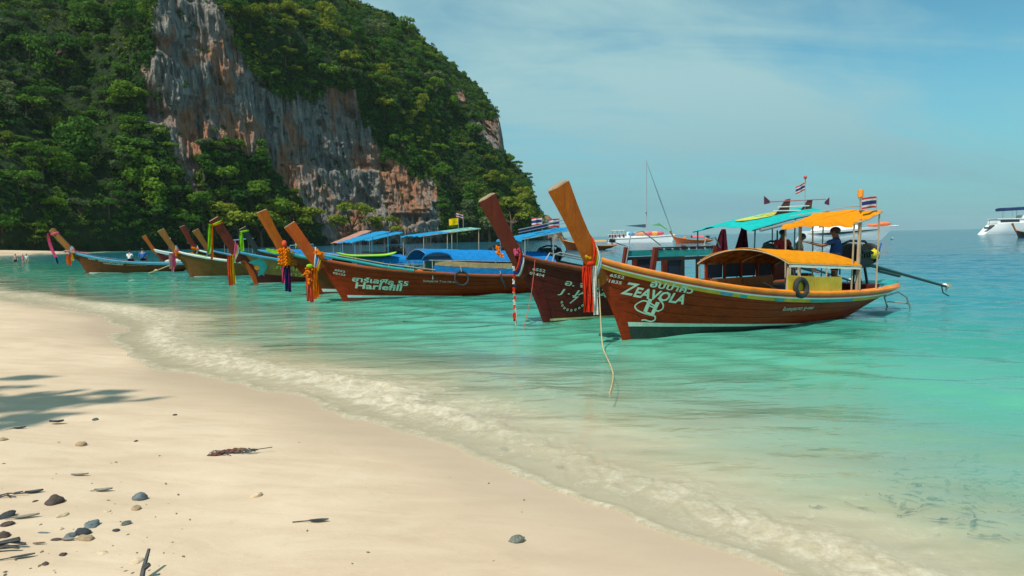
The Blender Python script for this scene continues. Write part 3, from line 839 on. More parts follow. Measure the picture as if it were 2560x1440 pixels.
def sweep_post(pts):
    """pts: (x, z, depth, width) -> five-sided timber with a V edge forward"""
    P, k = [], len(pts)
    for i, (x, z, d, w_) in enumerate(pts):
        a, b = pts[max(i - 1, 0)], pts[min(i + 1, k - 1)]
        t = Vector((b[0] - a[0], 0, b[1] - a[1])).normalized(); n = Vector((-t.z, 0, t.x))   # forward
        if n.x > 0: n = -n
        c = Vector((x, 0, z)); y = Vector((0, 1, 0))
        P.append([c + n * d * .5, c + n * d * .22 + y * w_ / 2, c - n * d * .5 + y * w_ * .5, c - n * d * .5 - y * w_ * .5, c + n * d * .22 - y * w_ / 2])
    return P
def post_mb(pts, cap_drop=0.0):
    b = MB(); P = sweep_post(pts); n = len(P)
    vs = [p for r in P for p in r]
    fs = [(i * 5 + j, i * 5 + (j + 1) % 5, (i + 1) * 5 + (j + 1) % 5, (i + 1) * 5 + j) for i in range(n - 1) for j in range(5)]
    b.add(vs, fs + [(4, 3, 2, 1, 0), tuple((n - 1) * 5 + j for j in range(5))])
    return b, P[-1]
def flag_part(parent, base, h, w_, ht, direction, name='flag', mats=None, wave=.06, pole_m=None, pole_r=.012):
    """striped flag blowing along `direction` from the top of a thin pole; a part of its boat"""
    base = Vector(base); d = Vector(direction).normalized(); side = d.cross(Vector((0, 0, 1))).normalized()
    p = MB().tube([base, base + Vector((0, 0, h))], pole_r, 6).build('flag_pole', pole_m or STEEL, parent)
    b = MB(); bands = [(0, 1 / 6, 0), (1 / 6, 1 / 3, 1), (1 / 3, 2 / 3, 2), (2 / 3, 5 / 6, 1), (5 / 6, 1, 0)] if mats is None else [(0, 1, 0)]
    top = base + Vector((0, 0, h))
    for lo, hi, mi in bands:
        b.cur = mi
        b.sheet([[top + d * (w_ * i / 8) + side * (wave * math.sin(i * .95) * (i / 8 + .2)) - Vector((0, 0, ht * q + .10 * w_ * (i / 8) ** 2)) for q in (lo, hi)] for i in range(9)], .006, side)
    b.build(name, mats or FLAG_MATS, parent)
def arch_canopy(parent, x0, x1, hw, ze, zr, m, skew=0.0, drop=0.0, hoops=3, post_to=None, lining=None, name='canopy', tube_m=None, tk=.015, wob=.012, posts=True, low=False):
    """barrel roof over hoops; x along the boat, ze eave height, zr ridge height"""
    def at(t, a, lift=0.0):
        y = hw * math.sin(a * math.pi / 2); c = math.cos(a * math.pi / 2)
        if low: c = (1 - (y / hw) ** 2) ** 1.05
        return Vector((x0 + (x1 - x0) * t + skew * (y / hw) * (1 - .0 * t), y, ze + (zr - ze) * (c ** .85) - drop * t + lift))
    P = [[at(i / 14, j / 10 - 1, .02 + wob * math.sin(i * 1.7 + j * .9) * (1 if 0 < j < 20 else .3)) for j in range(21)] for i in range(15)]
    can = MB().sheet(P, tk).build(name, m, parent)
    if lining is not None:
        MB().sheet([[at(.01 + .98 * i / 14, (j / 10 - 1) * .985, -.012 + wob * math.sin(i * 1.7 + j * .9) * (1 if 0 < j < 20 else .3)) for j in range(21)] for i in range(15)], .004).build('canopy_lining', lining, can)
    for q in range(hoops):
        t = q / max(hoops - 1, 1)
        MB().tube([at(.003 + t * .994, j / 8 - 1, -.02) for j in range(17)], .016, 6).build('canopy_hoop', tube_m or STEEL, can)
    for s in (-1, 1):
        MB().tube([at(0, s, -.012), at(.5, s, -.012), at(1, s, -.012)], .02, 6).build('eave_rail', tube_m or STEEL, can)
        if posts:
            for t in (.02, .5, .98):
                a = at(t, s, -.01); MB().tube([a, (a.x, a.y * 1.0, post_to or .75)], .018, 6).build('canopy_post', tube_m or STEEL, parent)
    return can
def flat_roof(parent, x0, z0, x1, z1, hw, m, camber=.08, skew0=0.0, skew1=0.0, valance=0.0, base_z=.7, sag=.0, posts=True, tube_m=None, name='roof_awning', post_x=None):
    """pitched awning on four posts, a little camber across"""
    def at(t, q, dz=0.0):
        return Vector((x0 + (x1 - x0) * t + (skew0 * (1 - t) + skew1 * t) * q, hw * q, z0 + (z1 - z0) * t + camber * (1 - q * q) - sag * math.sin(math.pi * t) + dz))
    rows = [[at(i / 10, j / 6 - 1, .012 * math.sin(i * 2.1 + j)) for j in range(13)] for i in range(11)]
    if valance: rows = [[p + Vector((-.05 - .03 * math.sin(j * 1.3), 0, -valance - .02 * math.sin(j * 2.0))) for j, p in enumerate(rows[0])]] + rows
    r = MB().sheet(rows, .014).build(name, m, parent)
    tm = tube_m or STEEL
    for q in (-1, 1):
        MB().tube([at(0, q, -.03), at(.5, q, -.03), at(1, q, -.03)], .018, 6).build('roof_rail', tm, r)
    for t in (0.02, .5, .98):
        MB().tube([at(t, j / 4 - 1, -.03) for j in range(9)], .016, 6).build('roof_bow', tm, r)
    if posts:
        for t in (post_x or (.06, .94)):
            for q in (-.97, .97):
                a = at(t, q, -.03); MB().tube([a, (a.x - .02, a.y * .96, base_z)], .022, 6).build('roof_post', tm, parent)
    return r
ENG = {}
def engine(parent, x, z, shaft_end=(12.2, .48), tank=True, y=0.0):
    """old car engine on a swivel with the long propeller shaft; reuses its meshes"""
    e = empty('engine', (x, y, z), 0, parent)
    def part(name, make, m, par=None):
        if name not in ENG:
            ENG[name] = make(); [ENG[name].materials.append(q) for q in (m if isinstance(m, list) else [m])]
        return link(name, ENG[name], None, par or e)
    def block():
        b = MB(); b.box((0, 0, -.02), (.62, .36, .36)); b.box((-.03, 0, .2), (.52, .22, .12)); b.box((.0, 0, -.24), (.46, .28, .12), taper=1.2)
        for i in range(5): b.box((-.22 + i * .11, -.2, .05), (.05, .07, .16))
        b.tube([(-.28, -.23, .12), (0, -.25, .14), (.26, -.23, .06)], .045, 8)
        for i in range(4): b.tube([(-.2 + i * .13, .02, .24), (-.2 + i * .13, .02, .33)], .028, 8)
        return b.mesh('engine_block')
    part('engine_block', block, BLACKM)
    part('fan_guard', lambda: MB().lathe([(.0, .05), (.26, .05), (.31, .02), (.33, -.06), (.29, -.10), (.0, -.10)], (-.40, 0, .04), 16, Matrix.Rotation(math.pi / 2, 3, 'Y')).mesh('fan_guard'), BLACKM)
    part('flywheel', lambda: MB().lathe([(.05, .06), (.24, .06), (.29, .03), (.29, -.03), (.24, -.06), (.05, -.06)], (.40, 0, .06), 18, Matrix.Rotation(math.pi / 2, 3, 'Y')).mesh('flywheel'), BLACKM)
    part('radiator', lambda: MB().box((-.1, .26, .12), (.5, .12, .42)).tube([(-.3, .3, .34), (0, .3, .42), (.35, .1, .40), (.46, 0, .2)], .035, 8).mesh('radiator'), BLACKM)
    if tank: part('fuel_tank', lambda: MB().ell((.30, -.20, .05), (.21, .12, .13), 12, 8).tube([(.3, -.2, .16), (.3, -.2, .21)], .03, 8).mesh('fuel_tank'), TANK)
    part('exhaust_pipe', lambda: MB().tube([(.05, .12, .1), (.12, .12, .3), (.12, .12, .78)], .026, 8).mesh('exhaust_pipe'), BLACKM)
    part('swivel_mount', lambda: MB().bar((0, -.14, -.3), (.02, -.22, -.8), .05).bar((0, .14, -.3), (.02, .22, -.8), .05).bar((-.2, 0, -.3), (.1, 0, -.82), .07).box((0, 0, -.8), (.4, .6, .08)).mesh('swivel_mount'), BLACKM)
    part('tiller_bar', lambda: MB().tube([(-.3, .0, -.12), (-1.2, -.05, -.02), (-2.3, -.1, .10)], [.045, .032, .022], 8).tube([(-.9, -.04, -.06), (-.92, -.05, -.45)], .02, 6).mesh('tiller_bar'), GREENM)
    part('battery_hose', lambda: MB().tube([(.4, -.1, -.1), (.62, -.12, -.05), (.68, -.1, .12), (.78, -.1, .34)], .022, 6).mesh('battery_hose'), BLUEP)
    key = 'shaft%.2f' % (shaft_end[0] - x)
    dx, dz = shaft_end[0] - x, shaft_end[1] - z
    if key not in ENG:
        a, b_ = Vector((.3, 0, -.22)), Vector((dx, 0, dz)); d = (b_ - a).normalized()
        b = MB(); b.tube([a, a + d * .4, b_], [.06, .045, .036], 10); b.tube([a + d * .5 + Vector((0, 0, -.09)), a + d * 1.55 + Vector((0, 0, -.07))], .05, 8)
        b.tube([a + d * .6, a + d * .62 + Vector((0, 0, -.13))], .02, 6)
        ENG[key] = b.mesh('propeller_shaft'); ENG[key].materials.append(GREENM)
        b = MB(); c = b_ + d * .06; rot = d.to_track_quat('Z', 'Y').to_matrix()
        b.ell(c, (.05, .05, .09), 10, 6, rot)
        for q in range(3):
            an = q * 2.094 + .5; u = rot @ Vector((math.cos(an), math.sin(an), 0)); w2 = rot @ Vector((-math.sin(an), math.cos(an), 0))
            P = [[c + u * (.03 + .125 * i / 4) + (w2 * math.cos(.6) + d * math.sin(.6)) * ((j - 1) * .075 * math.sin(.5 + 2.4 * i / 4)) for j in range(3)] for i in range(5)]
            b.sheet(P, .010, d)
        ENG[key + 'p'] = b.mesh('propeller'); ENG[key + 'p'].materials.append(BRASS)
        b = MB().tube([b_ - d * .25, b_ - d * .15 + Vector((0, 0, -.22)), b_ + d * .18 + Vector((0, 0, -.26))], .018, 6)
        ENG[key + 's'] = b.mesh('skeg'); ENG[key + 's'].materials.append(GREENM)
    link('propeller_shaft', ENG[key], None, e); link('propeller', ENG[key + 'p'], None, e); link('skeg', ENG[key + 's'], None, e)
    return e

PROW0 = [(-.56, 1.26, .38, .15), (-.88, 1.74, .37, .19), (-1.13, 2.16, .35, .21), (-1.39, 2.64, .37, .23), (-1.68, 3.18, .46, .26)]
def longtail(name, label, o, ang, L=9.4, B=.95, hull_m=W_DARK, prow_m=W_ORANGE, stem_m=None, rails=None, boot=None, planks=False, prow=None, high=1.8, group='wooden long-tail boats moored off the beach', rake=.9, cap_m=None, inner=None):
    r = empty(name, o, R(ang)); tag(r, label, 'boat', group)
    h = Hull(L, B, None, rake, high)
    shell = MB()
    for s in (-1, 1):
        shell.grid([[h.out(u, v, s, -.012 if planks else 0) for v in (.0, .12, .25, .4, .55, .7, .85, 1.0)] for u in US])
    hull = shell.build('hull', hull_m if not planks else W_BROWN, r)
    if planks:
        vb = [0.004, .2, .36, .51, .65, .78, .895, 1.0]
        for s in (-1, 1):
            for a, b in zip(vb[:-1], vb[1:]):
                us = [u for u in US]
                lo, hi = a + .004, b - .004
                rows = [[h.out(u, lo, s, -.012), h.out(u, lo, s, .004), h.out(u, (lo + hi) / 2, s, .006), h.out(u, hi, s, .004), h.out(u, hi, s, -.012)] for u in us]
                MB().grid(rows).build('plank', hull_m, hull, True, 50)
    # liner and floor
    lin = MB()
    for s in (-1, 1): lin.grid([[h.out(u, v, s, -.05) for v in (.25, .5, .75, .99)] for u in US[2:]])
    lin.build('inner_side', inner or W_RED, r)
    fl = [u for u in US if .1 < u < .965]
    MB().sheet([[Vector((h.P(u, .5).x, q * h.out(u, max(h.v_of(u, .30), .1), 1, -.06).y, .30 + .25 * float(sstep(u, .82, 1)))) for q in (-1, -.5, 0, .5, 1)] for u in fl], .03).build('floor_boards', W_DECK, r)
    ud = [u for u in US if u <= .13]
    MB().sheet([[Vector((-rake + u * (L + rake), q * (h.bg(u) - .01), h.zg(-rake + u * (L + rake)) - .03 + .02 * (1 - q * q))) for q in (-1, 0, 1)] for u in ud], .03).build('foredeck', W_DECK, r)
    for u in (.3, .45, .62, .78):
        x = -rake + u * (L + rake); z = h.zg(x) - .22; MB().box((x, 0, z), (.24, 2 * h.on(x, z, -.06, 1).y, .04)).build('thwart', W_DECK, r)
    # rails and painted lines along the sheer
    vv = lambda dz: (lambda u: h.v_of(u, h.zg(-rake + u * (L + rake)) - dz))
    for (d0, d1, off, m) in (rails or [(-.0, .07, .03, ORANGE)]):
        b = MB()
        for s in (-1, 1):
            P = strip(h, vv(d1), vv(d0), 0.002, 1.0, off, s, 1); Q = strip(h, vv(d1), vv(d0), 0.002, 1.0, .0, s, 1)
            b.grid([[q[0], p[0], p[1], q[1]] for p, q in zip(P, Q)])
        b.build('rail_stripe', m, r, True, 40)
    b = MB()
    for s in (-1, 1):
        b.grid([[h.out(u, 1, s, e) + Vector((0, 0, dz)) for e, dz in ((-.07, -.05), (-.07, .028), (.034, .028), (.034, -.012))] for u in US])
    b.build('gunwale', (rails or [(0, 0, 0, ORANGE)])[0][3], r, True, 40)
    if boot:
        zb, zt, xe, bm_, sm_ = boot    # stripe bottom/top at the bow, where it meets the water, colours
        ue = min(1, (xe + .3) / L)
        k1 = lambda u: -.3 + (zb + .3) if u > 1 else zb * max(0, 1 - u / ue) - .02 * (u / ue)
        k2 = lambda u: zt * max(0, 1 - u / ue) + .01 * (u / ue)
        for nm, lo, hi, off, m in (('bottom_paint', lambda u: h.v_of(u, -.34), lambda u: h.v_of(u, k1(u)), .009, bm_), ('waterline_stripe', lambda u: h.v_of(u, k1(u)), lambda u: h.v_of(u, k2(u)), .012, sm_)):
            b = MB()
            for s in (-1, 1): b.grid(strip(h, lo, hi, .0, min(ue, .97), off, s, 3))
            b.build(nm, m, r)
    # stem and raised prow
    prow = prow or PROW0
    st = [(h.base(0)[0] + .02 + 0, -.05, .20, .07)] + [((lambda p: (p.x + .02, p.z, .24 + .06 * v, .08 + .06 * v))(h.P(0, v))) for v in (.25, .5, .72)]
    b, _ = post_mb(st + [(prow[0][0], prow[0][1], prow[0][2] * .9, prow[0][3])]); b.build('stem', stem_m or prow_m, r, True, 25)
    b, top = post_mb([tuple(q) for q in catmull(prow, 4)]); pr = b.build('prow', prow_m, r, True, 25)
    c = sum(top, Vector()) / 5
    ax = Vector((prow[-1][0] - prow[-2][0], 0, prow[-1][1] - prow[-2][1])).normalized()
    MB().add([p + (p - c) * .0 + ax * .004 for p in top] + [c + (p - c) * .9 + ax * .03 for p in top], [(j, (j + 1) % 5, 5 + (j + 1) % 5, 5 + j) for j in range(5)] + [(5, 6, 7, 8, 9)]).build('prow_cap', cap_m or W_CAP, pr, False)
    return r, h, prow

def ribbon_strand(parent, m, top, length, width, sway=(0, 0), pleat=.03, taper=1.0, twist=.0, name='strand', along=(1, 0)):
    """pleated hanging strip"""
    top = Vector(top); n = max(6, int(length / .11)); ax = Vector((along[0], along[1], 0)).normalized(); ay = Vector((-ax.y, ax.x, 0))
    rows = []
    for i in range(n + 1):
        t = i / n; c = top + Vector((sway[0] * t * t, sway[1] * t * t, -length * t))
        k = width * (.55 + .45 * min(1, t * 4)) * (1 + (taper - 1) * t); a = twist * t
        dx, dy = ax * math.cos(a) + ay * math.sin(a), ay * math.cos(a) - ax * math.sin(a)
        rows.append([c + dx * (k * (j / 6 - .5)) + dy * (pleat * (1 if j % 2 else -1) * (1 - .4 * t) + .018 * math.sin(5 * t + j)) for j in range(7)])
    return MB().sheet(rows, .004, ay).build(name, m, parent)
def wrap_band(parent, m, c, ax, rx, ry, w_, off=0.0, tilt=.25, name='wrap'):
    """cloth band tied round the prow; c centre, ax axis of the timber"""
    c = Vector(c); ax = Vector(ax).normalized(); f = Vector((0, 1, 0)); u = f.cross(ax).normalized()
    P = []
    for i in range(20):
        a = 2 * math.pi * i / 20
        rr_ = 1 + .06 * math.sin(3 * a + off * 9) + .03 * math.sin(7 * a)
        p = c + u * (rx * math.cos(a) * rr_) + f * (ry * math.sin(a) * rr_) + ax * (off + tilt * math.cos(a) * rx)
        o_ = (u * math.cos(a) + f * math.sin(a)) * .022
        P.append([p + ax * (w_ * (q - .5)) + o_ * math.sin(math.pi * q) * (1 + .4 * math.sin(5 * a + q * 4)) for q in (0, .2, .4, .6, .8, 1)])
    return MB().grid(P, True).build(name, m, parent)
def ribbons(boat_o, ang, label, group='ribbons and garlands on the prows', name='prow_ribbons'):
    r = empty(name, boat_o, R(ang)); tag(r, label, 'ribbon', group); return r
PAX = (-.5, 0, .86)
# ------------------------------------------------------------------ people
def limb_mesh(chains, name, m, parent, sub=2, root=0):
    """chains: list of [(x,y,z,r), ...]; equal points are merged, grown into one skin"""
    bm = bmesh.new(); lay = bm.verts.layers.skin.verify(); idx = {}
    def vert(p):
        key = tuple(round(c, 4) for c in p[:3])
        if key not in idx:
            v = bm.verts.new(p[:3]); v[lay].radius = (p[3], p[4] if len(p) > 4 else p[3]); idx[key] = v
        return idx[key]
    first = vert(chains[root][0]); first[lay].use_root = True
    for c in chains:
        for a, b in zip(c[:-1], c[1:]):
            va, vb = vert(a), vert(b)
            if bm.edges.get((va, vb)) is None: bm.edges.new((va, vb))
    me = bpy.data.meshes.new(name); bm.to_mesh(me); bm.free()
    o = link(name, me, m, parent)
    sk = o.modifiers.new('skin', 'SKIN'); sk.use_smooth_shade = True; sk.branch_smoothing = .4
    o.modifiers.new('sub', 'SUBSURF').levels = sub; o.modifiers['sub'].render_levels = sub
    return o
SKIN_D = paint('brown_skin', (.16, .07, .04), .5, .1, 5, .05, dirt=0); SKIN_L = paint('tanned_skin', (.42, .24, .16), .5, .1, 5, .05, dirt=0)
HAIR = paint('black_hair', (.012, .010, .010), .6); HAIR_B = paint('fair_brown_hair', (.14, .08, .04), .6)
EYE = paint('eye', (.02, .02, .02), .2)
def person(label, loc, rz, pose, skin, shirt=None, shorts=None, hair=HAIR, hat=None, s=1.0, group=None, bulk=1.0):
    """pose: dict of joints, metres, person faces local -Y; z up from the feet"""
    r = empty('person', loc, rz); r.scale = (s * bulk, s * bulk, s); tag(r, label, 'person', group)
    J = pose; pel, che, nek, hed = J['pelvis'], J['chest'], J['neck'], J['head']
    V = lambda p, a: (p[0], p[1], p[2], a)
    mid = lambda p, q, t: tuple(p[i] + (q[i] - p[i]) * t for i in range(3))
    ch = [[V(pel, .135), V(mid(pel, che, .5), .12), V(che, .145), V(nek, .06), V(mid(nek, hed, .5), .062), V(hed, .088), V((hed[0], hed[1] - .004, hed[2] + .09), .075)],
          [V(hed, .088), V((hed[0] + J.get('fx', 0), hed[1] - .095, hed[2] - .01), .018)]]
    for sd_s in ('l', 'r'):
        sh, el, wr = J['sh_' + sd_s], J['el_' + sd_s], J['wr_' + sd_s]
        hp, kn, an = J['hip_' + sd_s], J['kn_' + sd_s], J['an_' + sd_s]
        d = Vector(wr) - Vector(el); d.normalize()
        hand = Vector(wr) + d * .07; side = d.cross(Vector((0, 0, 1)) if abs(d.z) < .8 else Vector((0, 1, 0))).normalized(); up = side.cross(d)
        ch.append([V(che, .145), V(sh, .06), V(mid(sh, el, .5), .05), V(el, .041), V(mid(el, wr, .35), .042), V(wr, .027), V(hand, .034)])
        for q, (off, ln) in enumerate(((-.03, .075), (-.01, .088), (.011, .083), (.032, .065))):
            k1 = hand + side * off + d * (.03 + ln * .45) - up * .004; k2 = hand + side * off * 1.15 + d * (.03 + ln) - up * .02
            ch.append([V(hand, .034), V(tuple(k1), .0105), V(tuple(k2), .008)])
        th = Vector(wr) + d * .03 + side * -.045 * (1 if sd_s == 'l' else -1) ; t2 = th + d * .045 + side * -.018 * (1 if sd_s == 'l' else -1)
        ch.append([V(wr, .027), V(tuple(th), .013), V(tuple(t2), .010)])
        f = Vector((0, -1, 0)); toe = Vector(an) + f * .16 + Vector((0, 0, -.05))
        ch.append([V(pel, .135), V(hp, .098), V(mid(hp, kn, .5), .078), V(kn, .056), V(mid(kn, an, .35), .058), V(an, .036), V(tuple(toe), .03)])
    limb_mesh(ch, 'body', skin, r)
    if shirt:
        c2 = [[V(pel, .155), V(mid(pel, che, .5), .148), V(che, .168), V(mid(che, nek, .62), .085)]]
        for q in 'lr':
            sh, el = J['sh_' + q], J['el_' + q]; c2.append([V(che, .168), V(sh, .078), V(mid(sh, el, .68), .072)])
        limb_mesh(c2, 'shirt', shirt, r)
    if shorts:
        c3 = [[V((pel[0], pel[1], pel[2] + .09), .148), V(pel, .152)]]
        for q in 'lr': c3.append([V(pel, .152), V(J['hip_' + q], .118), V(mid(J['hip_' + q], J['kn_' + q], .75), .092)])
        limb_mesh(c3, 'shorts', shorts, r)
    b = MB().ell((hed[0], hed[1] + .018, hed[2] + .055), (.092, .104, .094), 12, 8); b.build('hair', hair, r)
    e = MB()
    for q in (-1, 1): e.ell((hed[0] + q * .032, hed[1] - .083, hed[2] + .025), (.011, .008, .008), 8, 5)
    e.build('eyes', EYE, r)
    e = MB()
    for q in (-1, 1): e.ell((hed[0] + q * .088, hed[1] + .005, hed[2] + .005), (.012, .022, .032), 8, 5)
    e.build('ears', skin, r)
    if hat: MB().lathe([(.0, .15), (.085, .14), (.105, .06), (.11, .045), (.17, .03), (.17, .022), (.10, .03)], (hed[0], hed[1] + .01, hed[2] + .03), 14).build('hat', hat, r)
    return r
def stand(h=1.7, **kw):
    k = h / 1.75
    J = dict(pelvis=(0, 0, .95), chest=(0, .01, 1.30), neck=(0, .01, 1.49), head=(0, -.01, 1.62), sh_l=(.19, .01, 1.42), sh_r=(-.19, .01, 1.42), el_l=(.25, .03, 1.13), el_r=(-.25, .03, 1.13),
             wr_l=(.26, -.07, .89), wr_r=(-.26, -.07, .89), hip_l=(.10, 0, .88), hip_r=(-.10, 0, .88), kn_l=(.11, -.02, .49), kn_r=(-.11, -.02, .49), an_l=(.11, .02, .08), an_r=(-.11, .02, .08))
    J.update(kw); return {a: tuple(c * k for c in b) if isinstance(b, tuple) else b for a, b in J.items()}
def sit(**kw):
    """seat at z = 0"""
    J = dict(pelvis=(0, 0, .12), chest=(0, -.03, .46), neck=(0, -.04, .65), head=(0, -.07, .79), sh_l=(.19, -.03, .58), sh_r=(-.19, -.03, .58), el_l=(.25, -.10, .31), el_r=(-.25, -.10, .31),
             wr_l=(.16, -.32, .22), wr_r=(-.16, -.32, .22), hip_l=(.10, -.04, .09), hip_r=(-.10, -.04, .09), kn_l=(.12, -.44, .10), kn_r=(-.12, -.44, .10), an_l=(.12, -.42, -.32), an_r=(-.12, -.42, -.32))
    J.update(kw); return J
SH_BLUE = cloth('navy_blue_shirt', (.025, .07, .22), .15, 0); SH_RED = cloth('red_shirt', (.42, .03, .03), .2, 0); SH_WHITE = cloth('white_shirt', (.72, .72, .72), .08, 0)
SH_BLUE2 = cloth('royal_blue_shirt', (.03, .14, .42), .12, 0); SH_DARK = cloth('dark_shorts', (.02, .03, .07), .2, 0); SH_TEE = cloth('mint_top', (.5, .62, .60), .1, 0); SH_PINK = cloth('pink_swimwear', (.70, .12, .18), .1, 0)

# ------------------------------------------------------------------ boat A: the nearest, amber awnings
def frame_of(o, ang):
    c, s = math.cos(R(ang)), math.sin(R(ang)); o = Vector(o)
    return lambda x, y, z=None: o + Vector((c * x - s * y, s * x + c * y, z or 0.0))
OA, AA = (2.39, 13.41, 0), 28.6
rails_a = [(0, .045, .036, ORANGE), (.045, .10, .030, REDP), (.10, .135, .028, WHITE), (.135, .215, .022, YELLOWP)]
a, ha, _ = longtail('longtail_boat', 'nearest long-tail boat with amber awnings, orange rail and varnished dark hull', OA, AA, 9.4, .95, W_DARK, W_ORANGE, W_DARK, rails_a, (.30, .40, 5.4, BOTTOM, LETTER), True)
for (u0, u1, m) in ((.28, .31, SKYP), (.33, .35, TEALP), (.43, .46, TEALP), (.55, .66, TEALP), (.66, .72, SKYP)):
    b = MB(); f = lambda d: (lambda u: ha.v_of(u, ha.zg(-.9 + u * 10.3) - d)); b.grid(strip(ha, f(.208), f(.142), u0, u1, .027, -1, 1)); b.build('rail_patch', m, a)
lettering(ha, '6552', -.50, 1.385, .30, .062, -.22, LETTERW, a, .2, bold=.02)
lettering(ha, '01835', -.60, 1.285, .37, .062, -.22, LETTERW, a, .2, bold=.02)
lettering(ha, 'Z', -.22, 1.015, .26, .26, -.2, LETTER, a, .45, bold=.02)
lettering(ha, 'EAVOLA', .06, .945, 1.16, .20, -.19, LETTER, a, .3, bold=.035)
lettering(ha, 'อัปปาคิว', .36, 1.145, .98, .125, -.20, LETTER, a, .25, bold=.03)
lettering(ha, 'ใบอนุญาต ฐ-๗๘', 3.9, .42, 1.05, .075, -.03, LETTERW, a, .25, bold=.01)
def ornament(h, cx, cz, s, m, parent, slope=-.2):
    P = {'loop': [(-.52, .16), (-.30, .30), (-.02, .26), (.12, .20), (.28, .16)], 'l2': [(-.52, .16), (-.62, .02), (-.50, -.12), (-.2, -.2), (.12, -.24), (.32, -.26), (.36, -.40), (.20, -.50), (-.10, -.48), (-.24, -.52)],
         'r': [(.28, .0), (.42, -.02), (.58, .10), (.56, .28), (.40, .42), (.28, .52)], 'd1': [(-.02, .42), (-.14, -.14)], 'd2': [(.32, .34), (.20, -.20)], 'bar': [(-.14, -.14), (.24, -.20)], 'bar2': [(-.06, .14), (.28, .08)]}
    b = MB()
    for kx, pts in P.items():
        w_ = .085 if kx[0] == 'd' else .03
        c = catmull(pts, 6); rows = []
        for i, p in enumerate(c):
            q = c[min(i + 1, len(c) - 1)] - c[max(i - 1, 0)]; q = q / (np.linalg.norm(q) + 1e-9); n_ = np.array([-q[1], q[0]]) * w_
            rows.append([h.on(cx + s * (p[0] + e * n_[0]), cz + s * (p[1] + e * n_[1]) + slope * s * p[0], .025 + .001 * (len(kx) + ord(kx[-1]) % 5)) for e in (-1, 1)])
        b.grid(rows)
    b.build('emblem', m, parent)
ornament(ha, .46, .655, .52, LETTER, a)
# low barrel awning
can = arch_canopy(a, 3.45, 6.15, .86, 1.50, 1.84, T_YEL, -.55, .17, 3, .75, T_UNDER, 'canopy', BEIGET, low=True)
MB().sheet([[Vector((x, -.872, 1.47 - .17 * (x - 4) / 2.7 - q * .055 + .006 * math.sin(x * 9))) for q in (0, .5, 1)] for x in np.linspace(4.02, 6.68, 14)], .01, (0, 1, 0)).build('eave_trim', WHITE, can)
flat_roof(a, 6.15, 2.40, 7.35, 2.70, .86, T_YEL, .05, -.2, -.15, .10, .62, .04, tube_m=BEIGET)
MB().tube([(7.15, -.5, 2.72), (7.15, -.5, 3.02)], .02, 8).tube([(7.15, -.5, 3.02), (7.15, -.5, 3.06)], .05, 10).build('lamp_pole', STEEL, a)
MB().lathe([(0, .2), (.06, .19), (.07, .1), (.065, 0), (0, 0)], (7.15, -.5, 3.06), 12).build('signal_lamp', paint('orange_lamp_lens', (.85, .28, .02), .3), a)
flag_part(a, (7.35, -.8, 2.70), .36, .42, .28, (-.9, .2, 0), wave=.03)
MB().tube([(5.9, .6, 2.62), (7.2, -.2, 2.84), (7.7, -.5, 2.82)], .012, 6).build('aerial_rod', STEEL, a)
# yellow side boards with a gap between the two
for x0, x1 in ((3.95, 4.85), (4.87, 5.92)):
    n = 4
    MB().sheet([[ha.on(x0 + (x1 - x0) * i / n, ha.zg(x0 + (x1 - x0) * i / n) - .01, -.05) + Vector((0, 0, z)) for z in (0, .2, .38)] for i in range(n + 1)], .02, (0, 1, 0)).build('side_board', YBOX, a)
lettering_m = paint('yellow_green_lettering', (.55, .52, .03), .5)
for x0, x1 in ((3.2, 4.3), (4.32, 5.45)):
    MB().box(((x0 + x1) / 2, .74, .92), (x1 - x0 - .02, .03, .36)).build('side_board', OBOARD, a)
for i, x in enumerate((3.1, 3.72, 4.3, 4.9, 5.5)):
    MB().box((x, .78, 1.25), (.06, .05, .62)).build('awning_stanchion', W_DARK, a)
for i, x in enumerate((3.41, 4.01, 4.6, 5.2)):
    MB().sheet([[Vector((x + .255 * q, .79 + .008 * math.sin(9 * q + 5 * zz_), zz_)) for zz_ in (1.12, 1.22, 1.34, 1.45)] for q in (-1, -.5, 0, .5, 1)], .012, (0, 1, 0)).build('dark_gap_panel', DKBLUE, a)  # panels painted dark for the dim boat interior seen through the openings
for s, x in ((-1, 6.62), (1, 6.55), (-1, 4.02)):
    MB().bar((x, s * .80, .60), (x + .05, s * .82, 1.44 if x < 5 else 2.5), .06, .06).build('timber_post', BEIGET, a)
MB().sheet([[Vector((x, y, .62 + .02 * (1 - (y / .8) ** 2))) for y in np.linspace(-1, 1, 7) * min(.85, ha.on(x, .62, -.05, 1).y)] for x in (6.3, 6.7, 7.1, 7.5, 7.9)], .04).build('stern_deck', W_RED, a)
MB().sheet([[Vector((x, y, .70 + (x - 7.9) * .10)) for y in np.linspace(-1, 1, 7) * max(.05, ha.on(x, .69, -.05, 1).y)] for x in (7.92, 8.3, 8.7, 9.0, 9.2)], .04).build('stern_platform', TEALP, a)
MB().box((7.8, 0, .72), (.5, 1.0, .18)).build('engine_bed', W_RED, a)
engine(a, 7.96, 1.52)
b = MB()
for s in (-1, 1): b.tube([(8.75, s * .25, .42), (9.25, s * .30, .50), (9.62, s * .32, .34), (9.8, s * .33, .0), (9.82, s * .33, -.15)], .025, 8)
b.tube([(9.72, -.33, .16), (9.72, .33, .16)], .02, 6).tube([(9.82, -.33, -.05), (9.82, .33, -.05)], .02, 6); b.build('boarding_ladder', STEEL, a)
